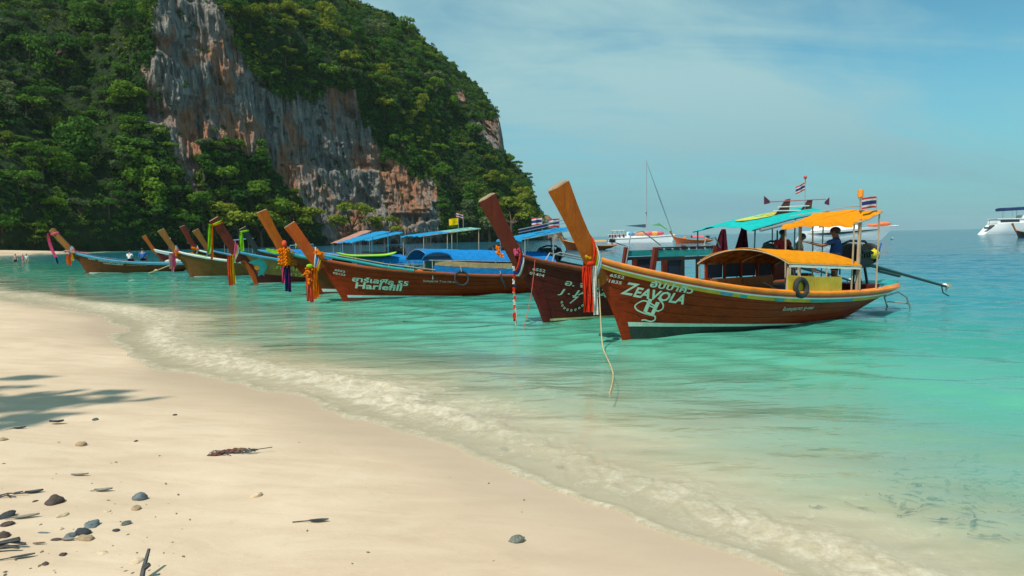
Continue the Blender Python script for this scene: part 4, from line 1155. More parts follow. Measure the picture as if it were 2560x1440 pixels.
# loose gear under the awning
MB().ell((5.2, .25, .62), (.5, .32, .28), 12, 8).ell((5.9, .35, .55), (.34, .3, .24), 12, 8).build('gear_cover', paint('grey_gear_cover', (.12, .14, .16), .6), a)
MB().ell((2.7, -.2, .78), (.22, .2, .2), 9, 6).ell((3.0, .1, .76), (.2, .24, .18), 9, 6).build('life_jackets', paint('orange_life_jacket', (.60, .15, .03), .8), a)
MB().torus((2.1, .0, .98), .17, .035, 18, 6).torus((2.1, .01, 1.03), .15, .032, 18, 6).build('coiled_rope', ROPE_T, a)
MB().box((7.15, .35, .82), (.26, .2, .34)).tube([(7.15, .35, .99), (7.15, .35, 1.05)], .03, 8).build('fuel_can', paint('blue_fuel_can', (.03, .12, .38), .5), a)
MB().bar((4.3, .1, 1.0), (5.1, -.1, .62), .03).bar((5.1, -.1, 1.28), (5.7, .1, .62), .03).build('oar_shaft', STEEL, a)
FA = frame_of(OA, AA)
def tyre(label, F, x, y, z, Rr, rr_, tilt=.15, rz=0.0):
    o = empty('tyre_fender', F(x, y, z), R(rz)); tag(o, label, 'tyre fender')
    rot = Matrix.Rotation(math.pi / 2 + tilt, 3, 'X')
    MB().torus((0, 0, 0), Rr, rr_, 26, 10, rot).build('tyre', RUBBER, o)
    MB().tube([(0, 0, Rr - rr_ * .5), (0, .05, Rr + .12), (0, .12, Rr + .24)], .012, 6).build('lashing', ROPE_T, o)
    return o
ya = ha.on(4.35, .80, .03).y
tyre('black tyre fender hung on the yellow side board of the nearest boat', FA, 4.32, ya + .02, .93, .19, .06, -.08, AA)

# ------------------------------------------------------------------ boat B: dark maroon, teal awning, just behind
OB, AB = (.87, 16.56, 0), 29.2
rails_b = [(0, .07, .034, wood('red_brown_rail', (.16, .04, .018), (.28, .075, .03), .4, 1, .2))]
bo, hb, _ = longtail('longtail_boat', 'maroon long-tail boat behind the nearest one, teal awning and dark red prow', OB, AB, 10.6, .95, W_MAROON, W_RED, W_MAROON, rails_b, (.02, .08, 5.5, REDBOT, paint('yellowish_stripe', (.50, .46, .22), .5)), True)
lettering(hb, '6552', -.46, 1.385, .33, .07, -.22, LETTERW, bo, .2, bold=.02)
lettering(hb, '01404', -.52, 1.28, .38, .07, -.22, LETTERW, bo, .2, bold=.02)
lettering(hb, 'อ. จาดา', .42, .965, 1.1, .14, -.17, LETTER, bo, .3, bold=.02)
lettering(hb, 'J . JADA', .30, .745, 1.35, .13, -.12, LETTER, bo, .5, bold=.02)
lettering(hb, '7', .62, .47, .16, .19, -.1, LETTERW, bo, .5, bold=.02)
b = MB()
for i in range(9):
    t = math.pi * (1.02 + i * .115); cx, cz = .74 + .32 * math.cos(t), .52 + .25 * math.sin(t)
    b.grid([[hb.on(cx + .03 * math.cos(2 * math.pi * j / 10) * q, cz + .034 * math.sin(2 * math.pi * j / 10) * q, .024) for q in (.45, 1)] for j in range(10)], True)
b.build('round_lettering', LETTER, bo)
# bench frame with the teal board
for s in (-.62, .62):
    for x0, x1 in ((3.08, 3.2), (5.30, 5.44)):
        MB().bar((x0 - .10, s, .75), (x1, s, 1.86), .10, .13).build('frame_board', W_RED, bo)
    MB().box((4.28, s, 1.68), (2.2, .05, .17)).build('side_panel', TEALP, bo)
    MB().box((4.28, s, 1.53), (2.16, .06, .09)).build('dark_board', W_BLACK, bo)
    for x in (3.5, 4.18, 4.78): MB().box((x, s, 1.15), (.11 if x > 3.6 else .16, .07, .72)).build('frame_post', W_BLACK if x > 3.6 else W_RED, bo)
    MB().box((3.84, s + .02, 1.2), (.52, .02, .6)).build('curtain_panel', DKBLUE, bo)
b = MB()
for i in range(7): b.box((3.35 + i * .31, -.62, 1.80), (.17, .07, .05))
b.tube([(3.15, -.62, 1.85), (5.4, -.62, 1.84)], .022, 6); b.build('top_rail', W_BLACK, bo)
MB().tube([(3.0, .55, .9), (3.3, .55, 2.25), (3.7, .5, 2.32), (4.3, .4, 1.9)], .018, 6).tube([(5.0, -.6, 1.7), (5.1, -.6, 2.05), (5.6, -.5, 2.1), (5.9, -.4, 1.8)], .02, 6).build('grab_hoop', STEEL, bo)
flat_roof(bo, 6.42, 2.30, 10.15, 2.86, .92, T_TEAL, .16, -.28, -.1, .03, .7, -.05, True, GREENM, post_x=(.04, .55, .94))
EMB = paint('faded_yellow_print', (.52, .50, .06), .6)
MB().sheet([[Vector((8.0 + 1.1 * r_ * math.cos(t), -.12 + .32 * r_ * math.sin(t), 2.30 + (8.0 + 1.1 * r_ * math.cos(t) - 6.42) * .15 + .16 * (1 - ((-.12 + .32 * r_ * math.sin(t)) / .92) ** 2) + .055)) for r_ in (.25, .6, 1)] for t in np.linspace(0, 2 * math.pi, 19)], .01).build('roof_print', EMB, bo)
for x in (8.15, 9.25):
    for s in (-.45,):
        MB().sheet([[Vector((x + .1 + q * (.62 + .05), s, 2.72 + .03 * (x - 8) + q * .02)), Vector((x + .38 + q * .42, s, 2.98 + .02 * (x - 8) + q * .05)), Vector((x + .62 + q * .22, s, 3.24 + q * .03))] for q in (0, .5, 1)], .035, (0, 1, 0)).build('roof_fin', wood('fin_wood', (.10, .03, .025), (.20, .07, .05), .5), bo)
MB().tube([(8.4, -.45, 3.0), (9.9, -.45, 3.05)], .02, 6).tube([(8.2, -.45, 2.88), (9.5, -.45, 2.9)], .02, 6).build('fin_brace', WHITE, bo)
MB().tube([(8.0, -.45, 3.16), (10.75, -.45, 3.28)], .017, 6).build('roof_bar', paint('pink_red_rod', (.55, .12, .14), .5), bo)
for x, d in ((8.0, -1), (10.75, 1)):
    MB().sheet([[Vector((x - d * .02, -.45, 3.12)), Vector((x - d * .02, -.45, 3.19))], [Vector((x + d * .22, -.44, 3.08)), Vector((x + d * .22, -.44, 3.34))]], .02, (0, 1, 0)).build('pennant_board', paint('plum_board', (.13, .02, .05), .5), bo)
flag_part(bo, (9.7, -.45, 2.92), .88, .32, .24, (-.8, .3, -.3), wave=.04)
MB().tube([(9.7, -.45, 3.78), (9.7, -.45, 3.92)], .016, 6).ell((9.7, -.45, 3.97), (.055, .055, .06), 10, 7).build('mast_lamp', REDP, bo)
MB().tube([(7.0, -.95, 2.28), (9.2, -.95, 2.62)], .045, 8).build('awning_roll', STEEL, bo)
for x, dz in ((6.15, 0), (7.05, .05)):
    rows = []
    for i in range(9):
        t = i / 8; wv_ = .16 + .46 * t ** .7
        rows.append([Vector((x + .12 - wv_ * .6 + wv_ * (j / 8) + .08 * (1 - t), -.15 + .10 * math.sin(j * 1.6) * t, 2.34 + dz - .85 * t)) for j in range(9)])
    MB().sheet(rows, .02, (0, 1, 0)).build('hanging_curtain', T_MAROON, bo)
MB().sheet([[Vector((x, y, .66)) for y in (-.7, 0, .7)] for x in (8.2, 8.8, 9.4, 10.0)], .04).build('stern_deck', W_RED, bo)
MB().box((8.95, 0, .95), (.55, 1.0, .55)).build('stern_locker', W_RED, bo)
engine(bo, 9.3, 1.5, (13.3, .4), False, .25)
# steel rail and blue tarpaulin on the foredeck
MB().tube([(.05, -.25, 1.5), (.12, -.25, 1.75), (.3, -.25, 1.80), (1.6, -.45, 1.50), (2.4, -.5, 1.38)], .022, 8).tube([(.1, .25, 1.5), (.3, .25, 1.78), (2.4, .5, 1.38)], .02, 6).build('foredeck_rail', STEEL, bo)
MB().sheet([[Vector((1.25 + i * .17, -.50 + j * .16, 1.27 - i * .035 + .20 * math.exp(-((i - 2.5) / 1.6) ** 2) * (1 - ((j - 2.5) / 3.2) ** 2) + .03 * math.sin(i * 2 + j * 1.7))) for j in range(6)] for i in range(8)], .02).build('folded_tarpaulin', T_BLUE, bo)

# ------------------------------------------------------------------ boat C: Harlefill
OC, AC = (-6.17, 23.65, 0), 23.3
rails_c = [(0, .05, .036, REDP if False else wood('red_orange_rail', (.28, .06, .02), (.42, .10, .03), .4, 1, .2)), (.05, .10, .026, W_RED)]
c_, hc, _ = longtail('longtail_boat', 'brown long-tail boat with blue barrel awning and the number 55 on its bow', OC, AC, 10.2, .98, W_DARK, W_RUST, W_DARK, rails_c, (.12, .22, 4.6, REDBOT, paint('pale_teal_stripe', (.40, .62, .60), .5)), True,
    prow=[(-.84, 1.22, .40, .15), (-1.07, 1.6, .40, .19), (-1.33, 2.0, .39, .21), (-1.60, 2.42, .40, .23), (-1.86, 2.82, .43, .25)], high=1.64, rake=1.05)
lettering(hc, '6552', -.38, 1.15, .36, .07, -.24, LETTERW, c_, .2, bold=.02)
lettering(hc, '02123', -.44, 1.04, .42, .07, -.24, LETTERW, c_, .2, bold=.02)
lettering(hc, 'ฮาร์เลฟิล 55', .22, .74, 2.0, .17, -.125, LETTER, c_, .15, bold=.03)
lettering(hc, 'Harlefill', .33, .475, 1.66, .22, -.10, LETTER, c_, .15, bold=.03)
lettering(hc, 'ใบอนุญาต T ๓๖ กข ๑๗', 2.75, .63, 1.3, .075, -.07, LETTERW, c_, .2, bold=.01)
for s in (-1, 1):
    MB().tube([(-.75, s * .12, 1.70), (.2, s * .34, 1.50), (1.3, s * .62, 1.24), (2.4, s * .82, 1.06)], .05, 8).build('rail_pipe', TEALP, c_)
    MB().tube([(-.75, s * .12, 1.80), (.2, s * .34, 1.60), (1.4, s * .64, 1.34), (3.2, s * .9, 1.06)], .02, 6).build('upper_rail', BEIGET, c_)
    for x, y, z in ((.35, .37, 1.4), (1.5, .66, 1.12)): MB().tube([(x, s * y, z - .05), (x, s * y, z + .22)], .018, 6).build('rail_post', STEEL, c_)
arch_canopy(c_, 2.75, 8.1, .86, 1.44, 1.85, T_BLUE, -.25, .26, 4, .7, None, 'canopy', STEEL, low=True)
MB().sheet([[Vector((3.30 + .62 * q, -.88 - .05 * (1 - q * q), 1.44 + .30 * math.sqrt(max(0, 1 - q * q)) - e * (.04))) for e in (0, 1)] for q in np.linspace(-1, 1, 13)], .02, (0, 1, 0)).build('scalloped_valance', T_BLUE, c_)
MB().sheet([[Vector((3.30 + .60 * q, -.86, 1.42 + t * .30 * math.sqrt(max(0, 1 - q * q)))) for t in (0, .5, .98)] for q in np.linspace(-1, 1, 13)], .012, (0, 1, 0)).build('opening_shade', paint('dark_blue_shade', (.01, .035, .09), .8), c_)  # dark sheet painted for the shade inside the arched opening
MB().sheet([[hc.on(x, hc.zg(x) - .02, -.04) + Vector((0, .01 * math.sin(x * 6), z)) for z in (.0, .14, .27)] for x in np.linspace(3.15, 8.4, 15)], .012, (0, 1, 0)).build('side_cloth', T_BLUE, c_)
b = MB()
b.sheet([[hc.on(x, hc.zg(x) - .02, -.06) + Vector((0, 0, z)) for z in (.28, .38, .48)] for x in np.linspace(3.2, 8.4, 15)], .012, (0, 1, 0)); b.build('bamboo_screen', T_BEIGE, c_)
MB().box((5.6, .82, 1.18), (4.6, .02, .34)).build('far_screen', T_MINT, c_)
MB().box((2.35, -.2, .86), (.3, .3, .34)).build('ice_box', paint('grey_crate', (.30, .27, .25), .6), c_)
MB().ell((2.75, -.3, .84), (.26, .22, .24), 10, 7).build('orange_life_jackets', paint('orange_life_jacket', (.60, .15, .03), .8), c_)
MB().torus((1.98, -.55, .98), .11, .035, 16, 7, Matrix.Rotation(math.pi / 2, 3, 'X')).build('life_ring', T_MINT, c_)
flat_roof(c_, 6.65, 2.16, 9.2, 2.55, .85, T_SKY, .06, -.2, -.2, .10, .7, .0, True, STEEL, post_x=(.05, .55))
for x, y, hh_ in ((7.9, -.5, .62), (8.75, -.4, .55)): flag_part(c_, (x, y, 2.42), hh_, .42, .34, (-.9, .25, 0), wave=.05)
MB().tube([(6.7, -.8, 2.52), (8.0, -.7, 2.75), (9.1, -.6, 2.95)], .02, 6).tube([(6.7, -.8, 2.40), (8.0, -.7, 2.63), (9.1, -.6, 2.80)], .014, 6).build('flag_rail', STEEL, c_)
MB().sheet([[Vector((6.75 + i * .16, -.8 + i * .012, 2.50 + i * .03 - q * .14)) for q in (0, .5, 1)] for i in range(9)], .012, (0, 1, 0)).build('flag_cloth', FLAG_MATS[2], c_)
engine(c_, 8.5, 1.42, (12.6, .4), False)
FC = frame_of(OC, AC)
tyre('thin black ring fender hanging on the hull of the brown number 55 boat', FC, 4.2, hc.on(4.2, .72, .10).y, .70, .27, .04, -.22, AC)
o_ = empty('tyre_fender', FC(5.9, hc.on(5.9, .62, .09).y, .50), R(AC)); tag(o_, 'flattened black fender strip on the same hull, right of the ring fender', 'tyre fender')
MB().tube([(-.08, 0, .3), (-.05, -.03, .1), (.06, -.04, -.12), (.10, -.02, -.3)], [.03, .05, .05, .03], 8).build('rubber_strip', RUBBER, o_)
MB().tube([(-.08, 0, .3), (-.08, .06, .42)], .012, 5).build('lashing', ROPE_T, o_)

# ------------------------------------------------------------------ boat D: orange prow with the garland, blue covers, surfboard
OD, AD = (-8.05, 26.93, 0), 29.5
d_o, hd, pd = longtail('longtail_boat', 'long-tail boat with tall orange prow and orange garland, blue covers amidships', OD, AD, 10.2, .95, W_BROWN, W_ORANGE, W_DARK, [(0, .07, .034, TEALP)], (.10, .24, 4.0, REDBOT, WHITE),
    prow=[(-1.08, 1.25, .40, .15), (-1.42, 1.80, .38, .19), (-1.70, 2.35, .36, .21), (-1.98, 2.92, .38, .23), (-2.22, 3.46, .42, .26)], rake=1.4)
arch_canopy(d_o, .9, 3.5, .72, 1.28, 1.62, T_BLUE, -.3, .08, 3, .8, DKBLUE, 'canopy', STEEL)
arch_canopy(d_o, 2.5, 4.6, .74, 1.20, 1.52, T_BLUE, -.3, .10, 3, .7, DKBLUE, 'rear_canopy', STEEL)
MB().sheet([[Vector((x, -.74, z)) for z in (.95, 1.1, 1.26)] for x in np.linspace(1.2, 3.4, 8)], .012, (0, 1, 0)).build('side_cloth', T_BLUE, d_o)
flat_roof(d_o, 4.1, 2.38, 5.4, 2.52, .8, T_SKY, .05, -.2, -.2, .05, .7, 0, True, BEIGET)
flat_roof(d_o, 5.45, 2.52, 7.0, 2.68, .8, T_MINT, .05, -.2, -.2, .02, .7, 0, True, BEIGET)
flag_part(d_o, (6.2, -.5, 2.66), .50, .42, .30, (-.9, .2, 0), 'yellow_flag', [FLAGY], wave=.04)
flag_part(d_o, (6.45, -.5, 2.66), .66, .34, .2, (-.7, .25, .3), wave=.04)
engine(d_o, 8.6, 1.45, (12.6, .4), False)
MB().box((7.0, -.2, .95), (.6, .5, .4)).ell((4.9, -.3, 1.25), (.12, .12, .14)).build('deck_locker', BEIGET, d_o)
FD = frame_of(OD, AD)
o_ = empty('surfboard', FD(1.85, -.62, 1.57), R(AD)); tag(o_, 'lime green paddle board lying on the blue boat cover', 'paddle board')
b = MB(); rows = []
for i in range(21):
    t = i / 20 * 2 - 1; wv_ = .33 * max(.0, 1 - abs(t) ** 3.2) ** .55 + .004; z0 = .16 * t ** 4 - .02 * t
    rows.append([Vector((t * 1.32, wv_ * math.cos(q), z0 + .06 * (max(0, 1 - abs(t) ** 8) ** .5) * math.sin(q))) for q in np.linspace(0, 2 * math.pi, 13)])
b.grid(rows).build('board', paint('lime_board', (.30, .56, .02), .35, .12), o_)
MB().sheet([[Vector((x, -.02 + y, .062)) for y in (-.14, 0, .14)] for x in (-.5, -.2, .1)], .01).build('deck_pad', paint('orange_pad', (.55, .20, .10), .7), o_)

# ------------------------------------------------------------------ boat E: dolphin mural
OE, AE = (-13.82, 34.5, 0), 33.0
e_o, he, pe = longtail('longtail_boat', 'long-tail boat with a teal dolphin mural and sky blue rail', OE, AE, 10, .98, W_MAROON, W_RED, W_RUST, [(0, .09, .036, SKYP)], (.0, .05, 4, REDBOT, LETTER),
    prow=[(-.72, 1.25, .46, .16), (-.98, 1.80, .46, .2), (-1.30, 2.40, .45, .22), (-1.62, 2.98, .46, .24), (-1.92, 3.48, .50, .27)])
f = lambda d: (lambda u: he.v_of(u, he.zg(-.9 + u * 10.9) - d)); b = MB(); b.grid(strip(he, lambda u: he.v_of(u, max(.05, .62 - 1.2 * u)), f(.11), .035, .40, .012, -1, 4)); b.build('mural', MURAL, e_o)
def blob(h, pts, m, name, parent, d):
    c = catmull(pts + pts[:1], 5)[:-1]; ctr = c.mean(0)
    MB().grid([[h.on(ctr[0] + (p[0] - ctr[0]) * q, ctr[1] + (p[1] - ctr[1]) * q, d) for q in (.02, .35, .7, 1)] for p in list(c) + [c[0]]]).build(name, m, parent)
blob(he, [(-.34, 1.18), (-.12, 1.30), (.10, 1.36), (.20, 1.46), (.30, 1.32), (.48, 1.16), (.56, .94), (.50, .74), (.40, .58), (.44, .42), (.28, .50), (.10, .42), (.24, .62), (.30, .80), (.24, .96), (.06, 1.04), (-.14, 1.08)], MURALT, 'dolphin_mural', e_o, .024)
blob(he, [(-.06, .98), (.10, 1.0), (.2, .88), (.1, .76), (-.04, .82)], ORANGE, 'mural_spot', e_o, .022)
lettering(he, 'ภาคิณี', .95, .82, 1.5, .20, -.16, LETTERG, e_o, .1, d=.026, bold=.02)
lettering(he, 'นาวา', 1.5, .42, 1.1, .18, -.12, LETTERG, e_o, .1, d=.026, bold=.02)
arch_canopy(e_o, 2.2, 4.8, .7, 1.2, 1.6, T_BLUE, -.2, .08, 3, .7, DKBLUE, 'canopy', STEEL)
flat_roof(e_o, 5.0, 2.15, 7.3, 2.72, .75, T_SKY, .05, -.2, -.2, .05, .7, 0, True, SKYP)
engine(e_o, 8.2, 1.45, (12.2, .4), False)

# ------------------------------------------------------------------ the boats farther along, from their prow tops
def by_prow(px, py, ang, top=(-1.64, 3.14)):
    P = at_z(px, py, top[1]); c, s = math.cos(R(ang)), math.sin(R(ang))
    return (P.x - c * top[0], P.y - s * top[0], 0.0)
AF = 27; OF = by_prow(608, 572, AF)
f_o, hf, pf = longtail('longtail_boat', 'long-tail boat with a black prow wearing a lime sash, pink awning behind', OF, AF, 9.6, .95, W_BROWN, W_BLACK, W_BLACK, [(0, .08, .034, SKYP)], None)
MB().sheet([[Vector((.1 + i * .16, -.42 + j * .2, 1.78 - .03 * i + .03 * math.sin(i + j))) for j in range(5)] for i in range(12)], .04).build('pink_cover', T_PINK, f_o)
MB().sheet([[Vector((-.35 + i * .16, -.30 - .03 * i + .04 * math.sin(i), 1.86 - q * (.16 + .12 * math.sin(i * .45)) - .03 * i)) for q in (0, .5, 1)] for i in range(11)], .02, (0, 1, 0)).build('lime_drape', R_LIME, f_o)
MB().tube([(1.0, -.4, 1.4), (1.15, -.4, 2.0), (2.6, -.6, 2.05), (2.6, -.6, 1.2)], .035, 6).build('side_frame', SKYP, f_o)
flat_roof(f_o, 6.2, 2.25, 8.6, 2.75, .75, T_SKY, .05, -.2, -.2, .04, .7, 0, True, SKYP)
engine(f_o, 8.3, 1.4, (12.0, .4), False)
AG = 29; OG = by_prow(490, 577, AG)
g_o, hg, pg = longtail('longtail_boat', 'brown long-tail boat with white and blue prow ribbons, between pink and dolphin boats', OG, AG, 9.6, .95, W_BROWN, W_BRNP, W_BROWN, [(0, .08, .034, SKYP)], (.12, .26, 4, REDBOT, LETTERW))
flat_roof(g_o, 8.0, 2.1, 10.4, 3.0, .7, T_PINK, .03, -.2, -.2, .03, .7, 0, True, STEEL)
arch_canopy(g_o, 2.4, 5.4, .7, 1.25, 1.7, T_BLUE, -.2, .05, 3, .7, None, 'canopy', STEEL)
AH = 30; OH = by_prow(455, 566, AH, (-1.78, 3.56))
h_o, hh2, ph = longtail('longtail_boat', 'long-tail boat with a dull red-brown prow and small orange garland', OH, AH, 9.6, .95, W_MAROON, W_RED, W_BROWN, [(0, .07, .034, WHITE)], (.04, .16, 4, REDBOT, LETTERW),
    prow=[(-.66, 1.30, .38, .15), (-.92, 1.78, .37, .19), (-1.2, 2.3, .35, .21), (-1.5, 2.95, .36, .23), (-1.78, 3.56, .40, .26)])
flag_part(h_o, (6.5, -.3, .7), 1.9, .6, .5, (-.4, .3, -1.0), 'yellow_flag', [FLAGY], wave=.08)
AI = 24; OI = by_prow(404, 577, AI)
i_o, hi, pi_ = longtail('longtail_boat', 'weathered ochre brown long-tail boat with pink ribbons at its prow', OI, AI, 9.4, .95, W_UMBER, W_BRNP, W_UMBER, [(0, .09, .034, WHITE)], (.0, .05, 3, REDBOT, LETTERW))
MB().sheet([[Vector((-.1 + i * .22, -.20 - i * .07, 1.66 - i * .05 - q * (.10 + .03 * i))) for q in (0, .5, 1)] for i in range(6)], .02, (0, 1, 0)).build('green_drape', cloth('soft_green_cloth', (.22, .48, .12)), i_o)
AJ = 22; OJ = by_prow(361, 591, AJ)
j_o, hj, pj = longtail('longtail_boat', 'farther long-tail boat with a short orange prow and broad white rail', OJ, AJ, 9.8, 1.0, W_MAROON, W_ORANGE, W_BROWN, [(0, .30, .036, WHITE)], None)
flat_roof(j_o, 6.0, 2.5, 8.8, 2.75, .9, T_SKY, .05, -.2, -.2, .03, .8, 0, True, BEIGET)
flag_part(j_o, (.6, -.2, 1.5), 1.6, .25, .9, (.35, .1, -.3), 'white_flag', [R_WHT], wave=.05)
OK_, AK = (-35.02, 52.9, 0), 7.0
k_o, hk, pk = longtail('longtail_boat', 'leftmost long-tail boat, dark brown with sky blue rail, two people aboard', OK_, AK, 9.6, 1.0, W_BROWN, W_BRNP, W_BROWN, [(0, .08, .04, SKYP), (.08, .13, .03, paint('pale_blue_line', (.25, .45, .55), .5))], (-.02, .07, 3.0, REDBOT, LETTERW),
    prow=[(-.85, 1.30, .46, .17), (-1.15, 1.80, .46, .22), (-1.6, 2.38, .45, .24), (-2.1, 3.0, .46, .26), (-2.55, 3.6, .50, .30)], rake=1.1)
lettering(hk, '6552', .28, 1.17, .62, .11, -.16, LETTERW, k_o, .1, bold=.02)
lettering(hk, 'โชคอันดามัน', 1.1, 1.0, 2.1, .15, -.14, LETTERW, k_o, .1, bold=.02)
lettering(hk, 'CHOKE ANDAMAN', 1.5, .78, 1.6, .10, -.11, LETTERW, k_o, .1, bold=.02)
lettering(hk, 'ใบอนุญาต ๑๒-๓๔', 3.4, .60, 1.6, .08, -.05, LETTERG, k_o, .1, bold=.01)
MB().ell((7.0, -.2, .82), (.9, .5, .22), 12, 7).build('net_heap', paint('pale_net', (.42, .50, .46), .8), k_o)
engine(k_o, 8.4, 1.2, (12.2, .4), False)
# ------------------------------------------------------------------ ribbons and garlands tied to the prows
def axis_of(prow, z):
    for q, w2 in zip(prow[:-1], prow[1:]):
        if q[1] <= z <= w2[1] or w2 is prow[-1]:
            t = (z - q[1]) / (w2[1] - q[1]); return Vector((q[0] + (w2[0] - q[0]) * t, 0, z)), Vector((w2[0] - q[0], 0, w2[1] - q[1])).normalized(), q[2] + (w2[2] - q[2]) * t, q[3] + (w2[3] - q[3]) * t
def bands(r, prow, z, cols, w_=.09, grow=.03, tilt=.9):
    w_ *= .8
    for i, m in enumerate(cols):
        c, ax, d, wd = axis_of(prow, z + i * w_ * .8)
        wrap_band(r, m, c, ax, d / 2 + grow + .012 * (i % 2), wd / 2 + grow + .03, w_, .0, tilt + .12 * i, 'wrap')
def garland(r, m, pts, rad, name='garland'):
    """string of flower puffs"""
    c = catmull(pts, 5); b = MB()
    g_ = np.random.default_rng(len(pts) * 7 + int(rad * 1000))
    for p in c:
        for q in range(6):
            o = g_.normal(scale=rad * .48, size=3); b.ell(Vector(p) + Vector(o), (rad * .5 * g_.uniform(.6, 1.2), rad * .5, rad * .38), 6, 4, Euler(tuple(g_.uniform(0, 3, 3))).to_matrix())
    return b.build(name, m, r)
r = ribbons(OA, AA, 'red, white and yellow ribbons hanging from the nearest orange-brown prow')
bands(r, PROW0, 1.60, [R_SKY, R_WHT, R_LIME, R_RED, R_RED], .09, .04)
for m, x, y, z, ln, wd in ((R_RED, -1.18, -.20, 1.62, .92, .12), (R_RED, -1.10, -.25, 1.62, .92, .09), (R_WHT, -1.0, -.27, 1.62, .98, .10), (R_NAVY, -.96, -.22, 1.6, .96, .07)):
    ribbon_strand(r, m, (x, y, z), ln, wd, (.0, -.02))
MB().ell((-1.06, -.24, 1.66), (.10, .06, .055), 10, 7).build('knot', R_RED, r)
garland(r, R_YEL, [(-1.16, -.2, 1.80), (-1.06, -.24, 1.78)], .025)
r = ribbons(OB, AB, 'red, white and blue twisted ribbon hanging from the dark red prow')
bands(r, PROW0, 1.55, [R_WHT, R_NAVY, R_RED], .11, .03)
n = 12
for i in range(n):
    ribbon_strand(r, (R_WHT, R_NAVY, R_RED)[i % 3] if i < 7 else (R_WHT, R_RED)[i % 2], (-1.02 + .015 * math.sin(i * 2.1), -.16 + .015 * math.cos(i * 2.1), 1.5 - i * .105), .13 if i < 11 else .16, .06, (.015 * (-1) ** i, 0), .02, 1.0, 1.2)
ribbon_strand(r, R_RED, (-1.04, -.16, .32), .20, .07); ribbon_strand(r, R_WHT, (-1.0, -.17, .34), .30, .035)
garland(r, R_PINK, [(-1.0, .1, 2.0), (-.95, -.1, 1.9), (-.93, -.15, 1.78)], .05, 'pink_bow')
garland(r, R_MAR, [(-1.32, .10, 1.98), (-1.36, .02, 1.86), (-1.30, -.04, 1.74)], .055)
r = ribbons(OC, AC, 'orange garland with yellow and coral streamers on the rust orange prow')
PC = [(-.84, 1.22, .40, .15), (-1.07, 1.6, .40, .19), (-1.33, 2.0, .39, .21), (-1.60, 2.42, .40, .23), (-1.86, 2.82, .43, .25)]
bands(r, PC, 1.36, [R_YEL, R_ROSE, R_BLUE, R_WHT], .11, .05)
garland(r, R_MAR, [(-1.0, -.1, 1.85), (-.86, -.2, 1.78), (-.80, -.2, 1.70)], .08); garland(r, R_MAR, [(-1.20, -.25, 1.30), (-1.36, -.24, 1.15), (-1.34, -.24, .95), (-1.30, -.24, .74)], .085)
MB().ell((-1.26, -.26, 1.34), (.12, .10, .08), 10, 7).build('knot', R_LIME, r)
for m, x, ln, wd in ((R_CORAL, -1.34, 1.22, .16), (R_CORAL, -1.23, 1.26, .15), (R_ORG, -1.12, 1.14, .15), (R_ORG, -1.04, 1.10, .10)): ribbon_strand(r, m, (x, -.27, 1.30), ln, wd, (.0, 0))
r = ribbons(OD, AD, 'fluffy orange garland with purple and pink streamers on the tall orange prow')
bands(r, pd, 1.60, [R_LIME, R_WHT], .11, .04)
for z in (1.90, 1.78, 1.62, 1.48, 1.36): garland(r, R_MAR, [(-1.62, -.24, z), (-1.45, -.32, z - .03), (-1.25, -.24, z)], .085)
MB().ell((-1.42, -.12, 2.16), (.10, .10, .14), 10, 7).build('knot', R_CORAL, r)
for m, x, ln, wd in ((R_PINK, -1.56, .85, .12), (R_NAVY, -1.44, 1.18, .13), (R_PURP, -1.32, 1.22, .12)): ribbon_strand(r, m, (x, -.27, 1.40), ln, wd)
r = ribbons(OE, AE, 'pink band with long orange and yellow streamers on the dolphin boat')
bands(r, pe, 1.62, [R_WHT, R_YEL, R_PINK, R_PINK], .12, .05)
for m, x, ln, wd in ((R_CORAL, -1.38, 1.62, .14), (R_ORG, -1.28, 1.66, .14), (R_YEL, -1.16, 1.55, .13)): ribbon_strand(r, m, (x, -.3, 1.62), ln, wd, (.04, 0))
r = ribbons(OE, AE, 'lime and orange sash knotted over the prow top of the dolphin boat')
bands(r, pe, 3.22, [R_ORG, R_LIME], .10, .03, -.2)
ribbon_strand(r, R_LIME, (-2.16, -.12, 3.24), 1.55, .16, (-.12, 0)); ribbon_strand(r, R_ORG, (-2.04, -.16, 3.24), 1.85, .11, (-.10, 0))
r = ribbons(OF, AF, 'lime green sash hanging from the top of the black prow')
bands(r, PROW0, 2.98, [R_LIME], .16, .03, -.3); ribbon_strand(r, R_LIME, (-1.80, -.16, 2.96), 1.25, .24, (.02, 0))
r = ribbons(OG, AG, 'white and maroon band with a pale blue streamer on the brown prow')
bands(r, PROW0, 1.64, [R_SKY, R_PURP, R_WHT], .11, .04); ribbon_strand(r, R_SKY, (-1.05, -.25, 1.60), 1.45, .17)
r = ribbons(OH, AH, 'small orange garland with white and navy streamers on the dull red prow')
garland(r, R_MAR, [(-1.2, -.15, 1.95), (-1.05, -.25, 1.88), (-.95, -.2, 1.8)], .10); garland(r, R_MAR, [(-1.25, -.25, 1.52), (-1.15, -.3, 1.42), (-1.1, -.28, 1.32)], .10)
bands(r, PROW0, 1.66, [R_ROSE, R_WHT], .11, .04)
for m, x, ln in ((R_WHT, -1.22, 1.0), (R_NAVY, -1.08, .95), (R_ROSE, -1.16, .9)): ribbon_strand(r, m, (x, -.27, 1.35), ln, .11)
r = ribbons(OI, AI, 'pink ribbons and a small orange rosette on the brown prow')
bands(r, PROW0, 1.60, [R_PINK, R_ROSE, R_SKY], .13, .05)
garland(r, R_MAR, [(-.9, -.25, 1.78), (-.82, -.28, 1.66), (-.86, -.26, 1.5)], .09)
